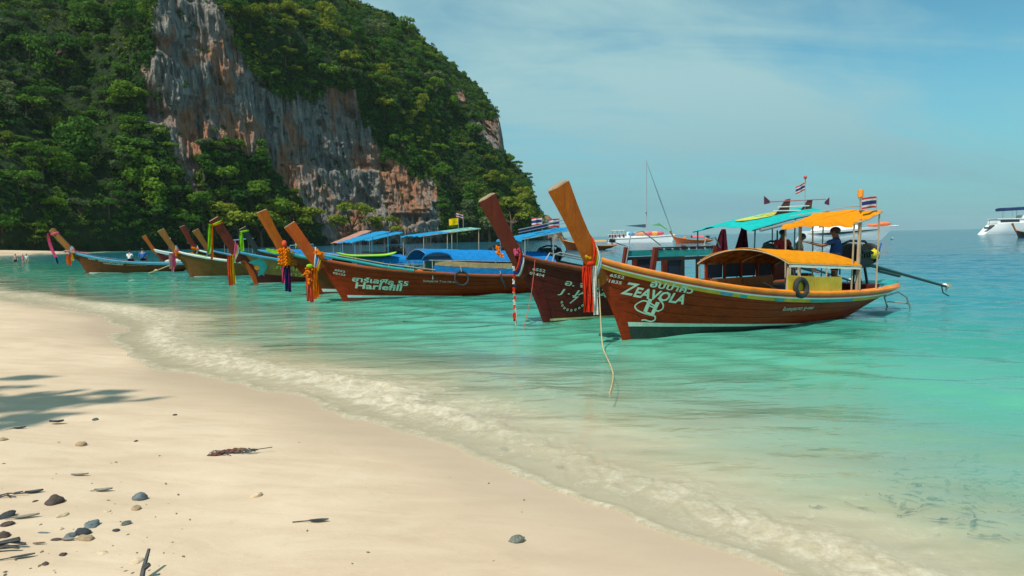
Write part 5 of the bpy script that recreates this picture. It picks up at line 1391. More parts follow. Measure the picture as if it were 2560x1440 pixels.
for m, x, ln, wd in ((R_ROSE, -1.22, 1.05, .17), (R_PINK, -1.08, 1.10, .18), (R_PINK, -.96, .9, .13), (R_ROSE, -1.12, 1.3, .14)): ribbon_strand(r, m, (x, -.27, 1.66), ln, wd)
r = ribbons(OK_, AK, 'bundle of pink, lime and orange cloth on the leftmost prow')
bands(r, pk, 1.58, [R_ORG, R_ROSE, R_SKY], .16, .06)
garland(r, R_ROSE, [(-1.5, -.25, 1.85), (-1.2, -.3, 1.85), (-.8, -.28, 1.72)], .10, 'cloth_bundle'); garland(r, R_PINK, [(-.6, -.2, 1.82), (-.1, -.3, 1.70), (.4, -.35, 1.58)], .06, 'cloth_bundle')
for m, x, ln, wd in ((R_ORG, -1.32, .85, .2), (R_CORAL, -1.14, .95, .2), (R_YEL, -.95, .55, .2)): ribbon_strand(r, m, (x, -.3, 1.62), ln, wd)
r = ribbons(OK_, AK, 'long pink sash hanging from the top of the leftmost prow')
bands(r, pk, 3.3, [R_PINK], .2, .04, -.3); ribbon_strand(r, R_PINK, (-2.72, -.2, 3.35), 2.0, .24, (.5, 0)); ribbon_strand(r, R_NAVY, (-2.22, -.2, 1.40), .55, .14, (.1, 0))

# ------------------------------------------------------------------ mooring ropes
def rope(label, pts, m, rad):
    o = MB().tube(catmull(pts, 6), rad, 6).build('mooring_rope', m); tag(o, label, 'rope', 'mooring ropes'); return o
p0 = FA(-.80, -.14, 1.34); q = [at_z(*p, .015) for p in ((1507, 878), (1528, 918), (1533, 945), (1524, 985))]
rope('pale tan rope running from the nearest bow down into the shallows', [p0, p0.lerp(q[0], .45) + Vector((.0, 0, -.12)), q[0] + Vector((0, 0, .10)), q[1], q[2], q[3]], ROPE_T, .012)
FB = frame_of(OB, AB); p0 = FB(-.42, -.2, 1.68); q = [at_z(*p, .02) for p in ((1309, 822), (1240, 850), (1160, 885), (1080, 918))]
rope('red rope hanging from the dark red prow boat into the water', [p0, p0.lerp(q[0], .5) + Vector((.04, 0, -.05)), q[0], q[0] + Vector((-.06, -.15, -.25))], ROPE_R, .009)
FI = frame_of(OI, AI); p0 = FI(-.7, -.2, 1.05); q = at_z(371, 683, .02)
kr = rope('knotted tan rope slanting into the water from the ochre brown bow', [p0, p0.lerp(q, .4), p0.lerp(q, .72) + Vector((0, 0, -.03)), q], ROPE_T, .035)
MB_ = MB().ell(p0.lerp(q, .72), (.12, .1, .1), 8, 6).ell(p0.lerp(q, .76), (.09, .12, .08), 8, 6); o_ = MB_.build('rope_knot', ROPE_T, kr)

# ------------------------------------------------------------------ people aboard and in the shallows
person('man in a navy blue shirt standing in the nearest boat, arm stretched out', FA(6.78, -.10, .62), R(-122), stand(1.68, el_l=(.25, -.24, 1.27), wr_l=(.17, -.52, 1.36), head=(.0, -.03, 1.62), el_r=(-.26, .02, 1.14), wr_r=(-.24, -.14, .95)), SKIN_D, SH_BLUE, SH_DARK, bulk=1.22)
person('man in a red shirt sitting at the stern under the teal awning', FB(8.95, -.15, 1.36), R(AB - 10), sit(), SKIN_D, SH_RED, SH_DARK, bulk=1.2)
person('person with dark hair and a beige shirt bending beside the red shirt', FB(9.5, -.38, 1.26), R(AB + 40), sit(head=(.03, -.12, .76)), SKIN_D, T_BEIGE, SH_DARK, bulk=1.1)
FK = frame_of(OK_, AK)
person('person in a white shirt sitting in the leftmost boat, seen from behind', FK(3.45, -.35, .92), R(AK + 175), sit(), SKIN_L, SH_WHITE, SH_DARK)
person('broad person in a royal blue shirt sitting beside the white shirt', FK(4.45, -.3, .92), R(AK + 190), sit(), SKIN_L, SH_BLUE2, SH_DARK, s=1.14)
def wade(px, Y, lab, **kw):
    d = ray(px, 650); x = d.x / d.y * Y; z = sand_at(x, Y)
    return person(lab, (x, Y, max(z, -.45)), **kw)
wade(39, 92, 'bather with brown hair wading left of the others off the far beach', rz=R(20), pose=stand(1.8), skin=SKIN_L, hair=HAIR_B, shorts=SH_DARK)
wade(57, 112, 'person in a pink top and white hat walking between the two bathers', rz=R(-30), pose=stand(1.7), skin=SKIN_L, shirt=SH_PINK, shorts=SH_PINK, hat=SH_WHITE)
wade(67, 92, 'bather in a pale top wading at the right of the three', rz=R(10), pose=stand(1.8), skin=SKIN_L, shirt=SH_TEE, hair=HAIR_B)

# ------------------------------------------------------------------ craft farther out
HW = paint('white_gelcoat', (.82, .82, .79), .28, .05, 1.5, .03, dirt=.08)
GLASSD = paint('dark_tinted_window', (.02, .03, .04), .12, .1, 2, 0, dirt=0)
OR_F = paint('orange_float', (.75, .16, .03), .5); PK_F = paint('pink_float', (.62, .07, .12), .5)
def ship_hull(L, B, H0, H1, rake, stern_cut=0.0, fine=.5, z0=-.4, n=22):
    """closed hull, bow at +x; freeboard H0 at stern, H1 at bow"""
    rows = []
    for i in range(n + 1):
        t = i / n; hb_ = B / 2 * min(1, .82 + .18 * min(1, t * 4)) * (1 - max(0, (t - fine) / (1 - fine)) ** 2.1); hb_ = max(hb_, .02)
        zt = H0 + (H1 - H0) * t ** 1.6
        row = []
        for q in (0, .25, .5, .75, 1):
            x = t * (L - rake) + rake * q * t ** 2 + stern_cut * q * (1 - t) ** 2
            row.append((x, hb_ * (.62 + .38 * q ** .6), z0 + (zt - z0) * q))
        rows.append([Vector((a, -b_, c)) for a, b_, c in row[::-1]] + [Vector((a, b_, c)) for a, b_, c in row])
    b = MB(); b.grid(rows)
    k_ = len(rows[0]); b.add(rows[0], [tuple(range(k_))]); b.add(rows[-1], [tuple(range(k_))[::-1]])
    dk = [[r_[0] + Vector((0, 0, .0)), (r_[0] + r_[-1]) / 2 + Vector((0, 0, .08)), r_[-1]] for r_ in rows]
    b.grid(dk); return b, rows
# speed yacht
P0 = at_z(1990, 597, 0); P1 = at_z(2196, 600, 0); P0 = Vector((ray(1988, 600).x / ray(1988, 600).y * 158, 158, 0)); P1 = Vector((ray(2200, 600).x / ray(2200, 600).y * 152, 152, 0))
an = math.degrees(math.atan2(P1.y - P0.y, P1.x - P0.x)); Ly = (P1 - P0).length * 1.17
y_o = empty('motor_yacht', P0, R(an)); tag(y_o, 'sleek white motor yacht with a dark side stripe, orange floats on its bow', 'yacht', 'white yachts anchored offshore')
b, rows = ship_hull(Ly, 5.6, 2.3, 3.35, Ly * .15, 1.4, .45); b.build('hull', HW, y_o)
for s in (0, -1):
    b = MB(); sg = -1 if s == 0 else 1
    b.grid([[Vector((rows[i][s].x - .02 * Ly, rows[i][s].y * (.985 - .03 * q) + sg * .035, rows[i][s].z - .55 - q * (.55 * math.sin(min(1, (i - 2) / 9) * math.pi * .5) * (1 - max(0, (i - 10) / 11)) + .05))) for q in (0, .5, 1)] for i in range(2, 20)]); b.build('side_window_band', GLASSD, y_o)
rows = []
for i in range(15):
    t = i / 14; x = Ly * (.16 + .52 * t); hgt = 2.1 * math.sin(math.pi * min(1, t ** .8)) ** .7 + .02; wv_ = 2.1 * (1 - .45 * t)
    rows.append([Vector((x, wv_ * math.cos(q) * (1 if abs(math.cos(q)) > .1 else 1), 2.45 + .35 * t + hgt * math.sin(q) ** .7)) for q in np.linspace(.001, math.pi - .001, 11)])
MB().grid(rows).build('superstructure', HW, y_o)
MB().grid([[p + (p - Vector((p.x, 0, 2.6))) * .013 for p in r_[3:8]] for r_ in rows[9:13]]).build('windscreen', GLASSD, y_o)
MB().grid([[p + (p - Vector((p.x, 0, 2.6))) * .014 for p in (r_[1], r_[2])] for r_ in rows[2:11]]).grid([[p + (p - Vector((p.x, 0, 2.6))) * .014 for p in (r_[-2], r_[-3])] for r_ in rows[2:11]]).build('cabin_window', GLASSD, y_o)
MB().tube([(Ly * .28, 0, 4.4), (Ly * .30, 0, 5.6)], .1, 6).tube([(Ly * .24, -1.6, 4.0), (Ly * .31, -1.3, 5.1), (Ly * .31, 1.3, 5.1), (Ly * .24, 1.6, 4.0)], .13, 8).build('radar_arch', HW, y_o)
MB().ell((Ly * .80, -.6, 3.55), (1.9, .55, .42), 12, 7).build('orange_float', OR_F, y_o); MB().ell((Ly * .89, .1, 3.75), (1.5, .5, .5), 12, 7).build('orange_float', OR_F, y_o)
MB().tube([(Ly * .99, 0, 3.2), (Ly * 1.03, 0, 3.25)], .12, 6).build('anchor_roller', STEEL, y_o)
MB().tube([(Ly * .62, -1.9, 2.9), (Ly * .62, -1.9, 3.6), (Ly * .8, -1.5, 3.8), (Ly * .97, -.1, 3.95)], .04, 5).build('bow_rail', STEEL, y_o)
# sailing catamaran
P0 = Vector((ray(1518, 607).x / ray(1518, 607).y * 200, 200, 0)); P1 = Vector((ray(1686, 605).x / ray(1686, 605).y * 196, 196, 0)); an = math.degrees(math.atan2(P1.y - P0.y, P1.x - P0.x)); Lc = (P1 - P0).length
s_o = empty('sailing_catamaran', P0, R(an)); tag(s_o, 'white sailing catamaran with a tall bare mast and coloured kayaks on deck', 'sailboat')
for yy in (-3.6, 3.6):
    b, rows = ship_hull(Lc, 2.0, 1.5, 2.25, 1.0, .9, .5)
    b.v = [(v_[0], v_[1] + yy, v_[2]) for v_ in b.v]; b.build('hull', HW, s_o)
    b = MB().grid([[Vector((rows[i][0].x, rows[i][0].y + yy - .03, rows[i][0].z - .30 - q)) for q in (0, .12)] for i in range(23)]); b.build('side_line', GLASSD, s_o)
MB().box((Lc * .44, 0, 1.75), (Lc * .55, 7.0, .5)).build('bridge_deck', HW, s_o)
rows = [[Vector((Lc * (.30 + .5 * i / 12), 3.4 * math.cos(q), 2.0 + (1.25 * (1 - (i / 12) ** 2) + .1) * math.sin(q) ** .5)) for q in np.linspace(.001, math.pi - .001, 9)] for i in range(13)]
MB().grid(rows).build('cabin', HW, s_o)
MB().box((Lc * .17, 0, 3.9), (Lc * .20, 5.6, .14)).build('hard_top', HW, s_o)
b = MB()
for x in (.08, .15, .22, .27):
    for yy in (-2.6, 2.6): b.tube([(Lc * x, yy, 1.9), (Lc * x, yy, 3.9)], .07, 6)
b.tube([(Lc * .02, -4.4, 2.6), (Lc * .27, -4.4, 2.7)], .05, 5); b.build('hard_top_post', STEEL, s_o)
b = MB()
for i, x in enumerate((.05, .09, .13, .19, .25)): b.ell((Lc * x, -3.9, 2.3), (.3, .25, .65), 8, 6)
b.build('deck_chairs', paint('dark_red_cushion', (.20, .04, .04), .8), s_o)
MB().tube([(Lc * .59, 0, 2.5), (Lc * .595, 0, 25.0)], [.16, .10], 8).build('mast', paint('grey_mast', (.34, .36, .36), .4), s_o)
MB().tube([(Lc * .59, -1.1, 16), (Lc * .59, 1.1, 16)], .05, 5).tube([(Lc * .59, -1.2, 9.5), (Lc * .59, 1.2, 9.5)], .05, 5).ell((Lc * .575, -.4, 9.3), (.3, .3, .3), 8, 6).build('spreader', paint('grey_mast', (.34, .36, .36), .4), s_o)
MB().tube([(Lc * .60, 0, 24.2), (Lc * .80, 0, 12.5), (Lc * .965, 0, 3.0)], [.05, .20, .10], 6).build('furled_headsail', paint('blue_grey_sail', (.12, .20, .24), .7), s_o)
MB().tube([(Lc * .595, 0, 24.9), (Lc * .02, 0, 3.0)], .012, 4).build('backstay', STEEL, s_o)
MB().sheet([[Vector((Lc * (.27 + .31 * t), .25 * e, 5.25 - .15 * t + .25 * t * (q - .5) * 5 * .9)) for q in (0, .5, 1)] for t in np.linspace(0, 1, 7) for e in (0,)], .25, (0, 1, 0)).build('boom_cover', paint('dark_blue_sail_cover', (.03, .06, .10), .8), s_o)
MB().sheet([[Vector((Lc * .66, -1.2, 5.3)), Vector((Lc * .66, 1.2, 5.3))], [Vector((Lc * .78, -1.7, 5.9)), Vector((Lc * .80, 1.4, 5.0))], [Vector((Lc * .92, -1.4, 3.4)), Vector((Lc * .95, 1.0, 3.3))]], .05).build('green_awning', cloth('light_green_awning', (.30, .68, .38), .1, .3), s_o)
for x, m, l_ in ((.37, paint('blue_kayak', (.03, .25, .50), .5), 1.1), (.50, paint('salmon_kayak', (.75, .30, .16), .5), 2.2), (.64, PK_F, 1.6), (.71, paint('amber_kayak', (.82, .34, .02), .5), 1.9), (.77, PK_F, 1.5)):
    MB().ell((Lc * x, -3.45, 2.75), (l_, .35, .62), 12, 7).build('kayak', m, s_o)
b = MB()
for i in range(12): b.tube([(Lc * (.1 + .07 * i), -4.55, 1.8), (Lc * (.1 + .07 * i), -4.55, 2.6)], .025, 4)
b.tube([(Lc * .05, -4.55, 2.6), (Lc * .93, -4.5, 3.0)], .02, 4); b.build('guard_rail', STEEL, s_o)
# power catamaran at the right edge
P0 = Vector((ray(2449, 586).x / ray(2449, 586).y * 235, 235, 0))
m_o = empty('motor_cruiser', P0, R(-3)); tag(m_o, 'white motor cruiser with a navy awning, partly out of the picture', 'yacht', 'white yachts anchored offshore')
Lm = 24.0
b, rows = ship_hull(Lm, 6.8, 3.9, 4.4, 2.0, 4.6, .55); b.build('hull', HW, m_o)
MB().box((9.0, 0, 4.6), (9.5, 5.4, 1.5), taper=.94).build('cabin', HW, m_o)
MB().box((8.7, -2.70, 4.75), (6.6, .12, .8)).box((8.7, 2.70, 4.75), (6.6, .12, .8)).build('cabin_window', GLASSD, m_o)
MB().box((10.0, 0, 5.55), (11.4, 5.8, .3)).build('flybridge', HW, m_o)
MB().box((15.4, 0, 5.2), (4.2, 4.6, 3.2), taper=.7).build('wheelhouse', HW, m_o)
MB().sheet([[Vector((7.0 + 1.3 * i, y, 9.3 + .045 * i + .25 * (1 - (y / 2.6) ** 2))) for y in (-2.6, -1.3, 0, 1.3, 2.6)] for i in range(9)], .95).build('navy_awning', paint('navy_canvas', (.012, .035, .13), .8), m_o)
b = MB()
for x in (9.6, 14.5):
    for yy in (-2.4, 2.4): b.tube([(x, yy, 5.6), (x, yy, 9.2)], .07, 6)
b.build('awning_post', STEEL, m_o)
MB().box((2.4, -1.4, 2.4), (2.6, 1.6, .7)).tube([(1.6, -2.4, 3.2), (1.8, -2.4, 5.4), (4.2, -2.4, 5.4)], .06, 5).ell((3.4, -1.6, 2.9), (1.3, .8, .6)).build('tender', paint('dark_tender', (.05, .06, .07), .6), m_o)
# small longtails far out
def far_boat(px, py, Y, L, hull_m, label, extra, ang=12, rev=False):
    d = ray(px, py); o = (d.x / d.y * Y, Y, 0)
    r_, h_, p_ = longtail('longtail_boat', label, o, ang, L, .9, hull_m, W_BRNP, hull_m, [(0, .1, .04, ORANGE)], None, group='small boats farther out')
    extra(r_); return r_
def ex1(r_):
    arch_canopy(r_, 4.0, 6.9, .8, 1.3, 1.95, paint('pink_awning', (.62, .12, .16), .8), 0, 0, 2, .7, None, 'canopy', STEEL)
    MB().ell((2.2, 0, 1.2), (.4, .35, .5), 8, 6).ell((7.8, 0, 1.0), (.5, .4, .4), 8, 6).build('orange_life_jackets', OR_F, r_); engine(r_, 8.2, 1.4, (11.5, .3), False)
far_boat(1691, 607, 165, 10.0, paint('red_orange_hull', (.50, .09, .02), .5), 'small red-orange boat with a pink awning to the right of the catamaran', ex1, 3)
def ex2(r_):
    arch_canopy(r_, 3.4, 6.4, .8, 1.2, 1.6, T_BEIGE, 0, 0, 2, .7, None, 'canopy', STEEL); engine(r_, 7.6, 1.4, (10.6, .3), False)
far_boat(1418, 622, 104, 8.4, W_BROWN, 'dark boat far out, half hidden behind the nearest prow', ex2, 8)
def ex3(r_):
    MB().ell((3.0, 0, 1.35), (.9, .5, .7), 10, 7).ell((4.8, 0, 1.3), (.7, .5, .6), 10, 7).build('cargo_cover', paint('greyish_pink_cover', (.35, .22, .20), .8), r_)
far_boat(2546, 594, 140, 8.4, W_BLACK, 'dark boat with heaped cover cut off by the right edge', ex3, 6)
b = MB().ell((0, 0, .18), (.34, .34, .30), 12, 8); o_ = b.build('mooring_buoy', paint('white_buoy', (.7, .7, .66), .5)); o_.location = at_z(2230, 599, 0); tag(o_, 'small white mooring buoy right of the sleek yacht', 'buoy')
b = MB().ell((0, 0, .12), (.26, .26, .24), 12, 8); o_ = b.build('mooring_buoy', bpy.data.materials['white_buoy']); o_.location = at_z(1808, 607, 0); tag(o_, 'white mooring buoy seen between the two maroon curtains', 'buoy')
# ------------------------------------------------------------------ stones, shells, leaves and drift on the sand
ST_BRN = paint('brown_stone', (.075, .05, .042), .8, .35, 30, .6); ST_DRK = paint('dark_grey_stone', (.035, .042, .048), .7, .4, 30, .6); ST_GRY = paint('blue_grey_stone', (.12, .15, .16), .75, .5, 25, .6)
ST_TAN = paint('tan_coral_piece', (.42, .30, .18), .85, .25, 40, .8); ST_CRM = paint('cream_shell', (.62, .48, .31), .7, .2, 40, .5); ST_SPK = paint('speckled_grey_stone', (.16, .17, .14), .8, .6, 60, .6)
LF_DRK = paint('dark_wet_leaf', (.028, .032, .034), .5, .3, 30, .3); LF_BRN = paint('brown_dead_leaf', (.13, .07, .04), .7, .3, 30, .3); LF_GRY = paint('grey_dead_leaf', (.22, .20, .16), .7, .3, 30, .3); LF_RED = paint('red_brown_weed', (.12, .035, .02), .6, .4, 40, .4)
def spot(px, py):
    P = at_z(px, py, .4)
    for _ in range(4): P = at_z(px, py, sand_at(P.x, P.y))
    return P
def stone(px, py, wpx, m, label, flat=.6, seed=0, cat='stone', kind='beach_stone', asp=.75):
    P = spot(px, py); dist = (P - Vector((0, 0, CAM_H))).length; w_ = wpx * .9 / FPX * dist
    bm = bmesh.new(); bmesh.ops.create_icosphere(bm, subdivisions=3, radius=.5)
    g_ = random.Random(seed + int(px)); o3 = Vector((g_.uniform(0, 90), g_.uniform(0, 90), g_.uniform(0, 90)))
    from mathutils import noise as mn
    for v in bm.verts:
        k_ = 1 + .34 * mn.noise(v.co * 2.2 + o3) + .12 * mn.noise(v.co * 6 + o3)
        v.co = Vector((v.co.x * k_ * w_, v.co.y * k_ * w_ * asp, v.co.z * k_ * w_ * flat))
    me = bpy.data.meshes.new(kind); bm.to_mesh(me); bm.free(); me.polygons.foreach_set('use_smooth', [True] * len(me.polygons))
    o = link(kind, me, m); o.location = (P.x, P.y, P.z + w_ * flat * .10); o.rotation_euler = (g_.uniform(-.2, .2), g_.uniform(-.2, .2), g_.uniform(0, 6))
    tag(o, label, cat); return o
def leaf(px, py, wpx, m, label, rz=0.0, curl=.18, asp=.28, stem=.5, cat='leaf', kind='fallen_leaf'):
    curl *= .45
    P = spot(px, py); dist = (P - Vector((0, 0, CAM_H))).length; w_ = wpx / FPX * dist
    r = empty(kind, (P.x, P.y, P.z + .012), R(rz)); tag(r, label, cat)
    rows = []
    for i in range(11):
        t = i / 10; hw = asp * w_ * math.sin(math.pi * t ** .85) ** .8 * .5 + .001
        rows.append([Vector(((t - .5) * w_, q * hw, curl * w_ * (abs(q) ** 1.6 * .8 + (2 * t - 1) ** 2 * .5) + .1 * w_ * curl * math.sin(7 * t + q * 3))) for q in (-1, -.5, 0, .5, 1)])
    MB().sheet(rows, .003).build('blade', m, r)
    if stem: MB().tube([(-.5 * w_, 0, curl * w_ * .5), (-(.5 + stem * .5) * w_, .03 * w_, curl * w_ * .2), (-(.5 + stem) * w_, -.02 * w_, .004)], max(.0035, w_ * .018), 5).build('stalk', m, r)
    return r
def twig(px, py, pts, rad, m, label, cat='driftwood', kind='drift_stick'):
    P = spot(px, py); b = MB()
    for q in pts: b.tube([Vector(c) * (.7 if px < 200 else 1) for c in q], [rad, rad * .8] + [rad * .55] * (len(q) - 2), 6)
    o = b.build(kind, m); o.location = P; tag(o, label, cat); return o
stone(136, 1258, 43, ST_BRN, 'largest dark brown stone lying among the drift at the left', .62, 1)
stone(227, 1316, 40, ST_GRY, 'blue-grey patterned stone just above the round black stone', .45, 2, asp=.8)
stone(207, 1336, 30, ST_DRK, 'round black stone against the tan coral lump', .8, 3)
stone(178, 1342, 28, ST_GRY, 'grey stone touching the round black stone on its left', .55, 4)
stone(215, 1350, 42, ST_TAN, 'tan coral lump under the round black stone', .45, 5, 'coral', 'coral_piece', .5)
stone(351, 1247, 32, ST_GRY, 'pointed blue-grey stone standing alone right of the drift', .7, 6)
stone(340, 1273, 25, ST_TAN, 'pale tan pebble just below the pointed blue-grey stone', .55, 7)
stone(315, 1312, 22, ST_SPK, 'small speckled grey-white stone in the drift', .75, 8)
stone(289, 1328, 20, ST_DRK, 'small flat dark stone below the speckled one', .4, 9)
stone(156, 1291, 34, ST_CRM, 'cream shell below the largest brown stone', .35, 10, 'shell', 'sea_shell', .5)
stone(14, 1293, 40, ST_DRK, 'long dark blue-grey pebble at the left edge', .42, 11, asp=.5)
stone(19, 1312, 24, ST_BRN, 'brown pebble at the left edge under the dark blue-grey one', .5, 12)
stone(10, 1340, 25, ST_BRN, 'lower brown pebble at the left edge', .6, 13)
stone(140, 1351, 24, ST_BRN, 'low brown pebble left of the grey and black stones', .35, 14, asp=.5)
stone(157, 1388, 18, ST_BRN, 'small brown pebble near the bottom left, alone', .5, 15)
stone(113, 1411, 16, ST_BRN, 'tiny brown pebble lowest at the left', .4, 16)
stone(203, 1113, 25, ST_TAN, 'tan pebble at the edge of the shaded sand', .55, 17)
stone(238, 1050, 14, ST_GRY, 'tiny grey pebble beyond the shaded sand', .6, 18)
stone(8, 1101, 24, ST_TAN, 'flat tan pebble in the shade at the left edge', .4, 19)
stone(642, 1240, 28, ST_CRM, 'round cream shell alone in the middle of the dry sand', .5, 20, 'shell', 'sea_shell')
stone(1290, 1352, 46, ST_SPK, 'speckled grey stone alone on the smooth sand in front', .42, 21, asp=.62)
stone(342, 1406, 30, ST_CRM, 'cream coral piece beside the dark upright stick', .35, 22, 'coral', 'coral_piece')
stone(257, 1383, 26, ST_CRM, 'pale ring-like shell above the bottom edge', .28, 23, 'shell', 'sea_shell')
stone(340, 1273 - 170, 0.01 + 9, ST_BRN, 'tiny brown chip near the shade edge', .4, 24)
stone(1073, 1050, 17, ST_TAN, 'tan pebble in the lip of the foam', .8, 25)
stone(1262, 1124, 22, ST_SPK, 'dark speckled pebble at the foam edge', .6, 26)
stone(149, 1325, 16, ST_CRM, 'small cream pebble between the cream shell and grey stone', .5, 27)
stone(88, 1255, 12, ST_BRN, 'tiny brown pebble left of the largest brown stone', .5, 28)
stone(438, 1038, 15, ST_BRN, 'lone brown chip far up the smooth sand', .3, 29)
stone(265, 1281, 17, ST_CRM, 'flat cream chip right of the cream shell', .3, 30, 'shell', 'sea_shell')
stone(110, 1333, 26, ST_GRY, 'thin grey flake left of the stone cluster', .18, 31, asp=.3)
leaf(142, 1058, 27, LF_DRK, 'dark curled leaf on the shaded sand', 10, .3, .42, 0)
leaf(50, 1073, 20, LF_DRK, 'dark leaf with a stalk in the shade', 30, .25, .35, .6)
leaf(86, 1234, 30, LF_DRK, 'dark leaf with a long thin stalk above the brown stone', 22, .25, .38, .6)
leaf(797, 1305, 44, LF_DRK, 'slim dark blue leaf with a long stalk on the open sand', 8, .12, .26, .8)
leaf(259, 1229, 34, LF_GRY, 'grey faded leaf lying above the stones', 12, .22, .3, .2)
leaf(58, 1395, 38, LF_DRK, 'slender bluish leaf near the bottom left corner', 24, .12, .22, .7)
leaf(64, 1296, 46, LF_GRY, 'thin greyish leaf left of the cream shell', 20, .15, .22, .2)
leaf(170, 1353, 26, LF_GRY, 'blue-grey leaf scrap under the grey stone', 2, .2, .3, 0)
leaf(98, 1362, 22, LF_BRN, 'narrow brown leaf scrap below the brown pebble', 8, .1, .18, 0)
leaf(1400, 1172, 20, LF_BRN, 'brown leaf scrap washing in the foam', 0, .3, .4, 0)
leaf(200, 1190, 34, LF_GRY, 'pale leaf fragments on the bare sand', 5, .15, .2, 0)
twig(26, 1240, [[(-.16, -.05, .01), (-.02, .0, .03), (.16, .02, .02)], [(-.10, -.10, .01), (.0, -.06, .03), (.10, -.05, .01)], [(-.05, .02, .02), (.05, -.08, .03)], [(.0, .06, .01), (.08, .07, .02)]], .006, LF_DRK, 'tangle of dark twigs at the left edge of the sand')
twig(24, 1372, [[(-.14, -.03, .03), (.0, .01, .06), (.12, .03, .03)], [(-.12, -.07, .02), (.02, -.05, .05), (.11, -.03, .02)], [(-.10, .03, .04), (.05, .05, .07)], [(-.08, -.02, .06), (.08, .02, .07)]], .012, LF_DRK, 'dark knot of driftwood at the lower left edge')
twig(368, 1440, [[(.03, -.12, .0), (.0, -.03, .06), (-.015, .06, .13)], [(.0, -.03, .06), (.03, -.02, .08)]], .016, LF_DRK, 'dark stick standing up at the bottom edge')
twig(1195, 1078, [[(-.12, .02, .04), (.02, 0, .05), (.18, -.04, .04)], [(.05, 0, .05), (.12, .03, .05)]], .009, LF_BRN, 'thin brown twig caught in the foam')
# clump of washed-up weed
P = spot(566, 1136)
o_ = empty('seaweed_clump', (P.x, P.y, P.z), R(18)); tag(o_, 'red-brown clump of washed up seaweed with black strands', 'seaweed')
g_ = random.Random(4)
for q in range(5):
    rows = []; a0 = g_.uniform(-.3, .3); x0, y0 = (-.13, -.07, -.02, .04, .09)[q], g_.uniform(-.03, .03); ln = g_.uniform(.13, .19)
    for i in range(9):
        t = i / 8; c_x = x0 + ln * (t - .3); c_y = y0 + ln * math.sin(a0) * t
        rows.append([Vector((c_x, c_y + k_ * .035 * math.sin(math.pi * (.1 + .85 * t)), .012 + .03 * math.sin(math.pi * t) * (1 - abs(k_) * .5) + .008 * g_.uniform(-1, 1))) for k_ in (-1, -.3, .4, 1)])
    MB().sheet(rows, .004).build('frond', LF_RED if q < 4 else LF_BRN, o_)
b = MB()
for q in range(34):
    x, y = g_.uniform(-.17, .20), g_.uniform(-.06, .05); a0 = g_.uniform(-.6, .6); ln = g_.uniform(.03, .11)
    b.tube([(x, y, .008), (x + ln * .5 * math.cos(a0), y + ln * .5 * math.sin(a0), g_.uniform(.012, .035)), (x + ln * math.cos(a0), y + ln * math.sin(a0), .008)], .0035, 4)
b.tube([(.1, 0, .02), (.26, .01, .012), (.40, .05, .005)], .004, 4); b.tube([(-.1, -.01, .02), (-.2, -.04, .006)], .004, 4)
b.build('strands', LF_DRK, o_)['kind'] = 'stuff'
k = NT('soft_weed'); tb = k.n('ShaderNodeBsdfTransparent'); db = k.n('ShaderNodeBsdfDiffuse'); k.set(db, 0, (.012, .035, .055, 1)); ms = k.n('ShaderNodeMixShader')
k.set(ms, 0, k.rng(k.noise(k.coord('Object'), 9, 4, .7), .35, .7, .05, .75))
k.t.links.new(tb.outputs[0], ms.inputs[1]); k.t.links.new(db.outputs[0], ms.inputs[2]); k.t.links.new(ms.outputs[0], k.out.inputs[0]); weed_m = k.m
# dark weed drifting under the shallow water at the right
V, F = [], []
for q in range(120):
    px, py = rng.normal(2430, 130), rng.normal(1190, 62)
    if q > 105: px, py = rng.uniform(1880, 2500), rng.uniform(1060, 1290)
    P = at_z(px, min(py, 1310), 0.0); x, y = P.x, P.y
    z = float(np.maximum(sand_at(x, y) + .015, -.09)); a0 = .2 + rng.normal(0, .6); ln, hw = rng.uniform(.08, .26), rng.uniform(.010, .028)
    n = len(V); ca_ = rng.normal(0, .018)
    for i in range(6):
        t = i / 5 - .5; w2 = hw * math.cos(t * 2.9)
        cx_, cy_ = x + ln * t * math.cos(a0) + ca_ * math.sin(5 * t + q), y + ln * t * math.sin(a0) + ca_ * .6 * math.cos(4 * t + q)
        V += [(cx_ - w2 * math.sin(a0), cy_ + w2 * math.cos(a0), z + .012 * math.sin(9 * t)), (cx_ + w2 * math.sin(a0), cy_ - w2 * math.cos(a0), z)]
    F += [(n + 2 * i, n + 2 * i + 1, n + 2 * i + 3, n + 2 * i + 2) for i in range(5)]
o_ = link('drifting_weed', np_mesh('drifting_weed', np.array(V), np.array(F)), weed_m)
tag(o_, 'dark weed fragments drifting in the clear shallows', None, None, 'stuff')
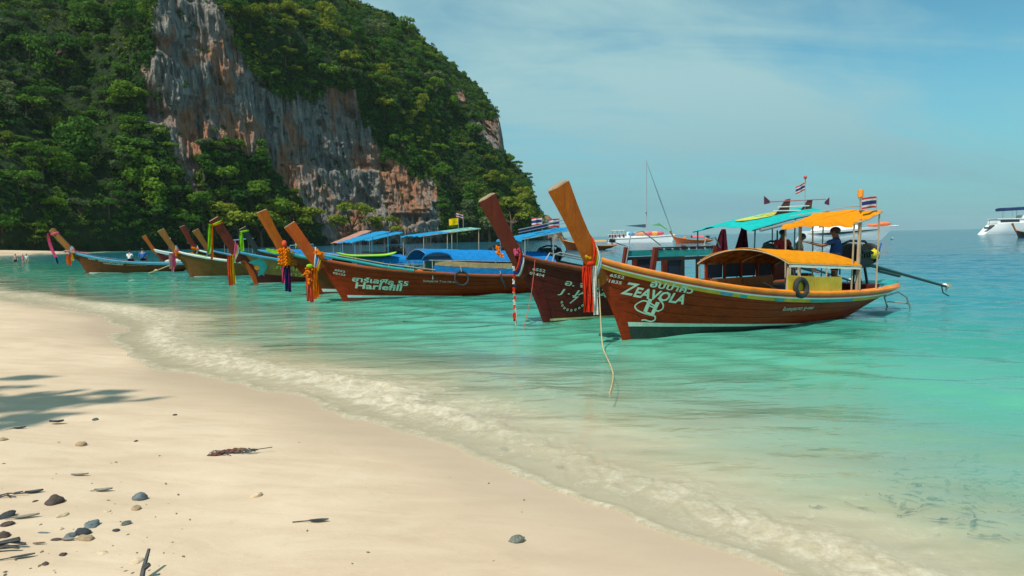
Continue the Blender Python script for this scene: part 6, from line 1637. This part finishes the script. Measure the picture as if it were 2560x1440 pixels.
# flecks of drift scattered over the sand
V, F = [], []
for q in range(110):
    px, py = (rng.uniform(-20, 460), 1440 - abs(rng.normal(0, 130))) if q < 80 else (rng.uniform(0, 1500), rng.uniform(1000, 1430))
    if float(shore_sd(np.array([spot(px, py).x]), np.array([spot(px, py).y]))[0]) > -.5: continue
    P = spot(px, py); s_ = rng.uniform(.003, .011); n = len(V); a0 = rng.uniform(0, 6)
    V += [(P.x + s_ * 1.8 * math.cos(a0), P.y + s_ * 1.8 * math.sin(a0), P.z + .002), (P.x - s_ * math.sin(a0), P.y + s_ * math.cos(a0), P.z + .002), (P.x - s_ * 1.8 * math.cos(a0), P.y - s_ * 1.8 * math.sin(a0), P.z + .002), (P.x + s_ * math.sin(a0), P.y - s_ * math.cos(a0), P.z + .002), (P.x, P.y, P.z + s_ * .9)]
    F += [(n, n + 1, n + 4), (n + 1, n + 2, n + 4), (n + 2, n + 3, n + 4), (n + 3, n, n + 4)]
o_ = link('beach_flecks', np_mesh('beach_flecks', np.array(V), np.array(F)), paint('brown_flecks', (.16, .11, .07), .9))
tag(o_, 'tiny brown chips and shell grit scattered on the sand', None, None, 'stuff')
# the beach tree beside the photographer: its crown shades the sand at the left
t_o = empty('beach_tree', (-13.85, -3.9, sand_at(-13.85, -3.9)), .8); t_o.scale = (1.05, 1.05, 2.2); tag(t_o, 'tall leafy beach tree that shades the sand at the left', 'tree')
link('trunk', TRUNKS[3], None, t_o)
V, F = leaf_cloud(CROWNS[3][1], CROWNS[3][2], [46] * len(CROWNS[3][1]), .32, .8, 55)
link('crown', np_mesh('crown', V, F, False), LEAF[1], t_o)
# ------------------------------------------------------------------ sea air
hz_o = MB().box((0, 4480, 84), (22000, 9100, 180)).build('haze', [], None, False)
k = NT('sea_haze'); pv = k.n('ShaderNodeVolumePrincipled')
k.set(pv, 'Color', (.80, .93, 1.0, 1)); k.set(pv, 'Density', .00005); k.set(pv, 'Anisotropy', .2)
k.t.links.new(pv.outputs[0], k.out.inputs['Volume']); hz_o.data.materials.append(k.m)
tag(hz_o, 'thin pale sea haze over the bay', None, None, 'stuff')
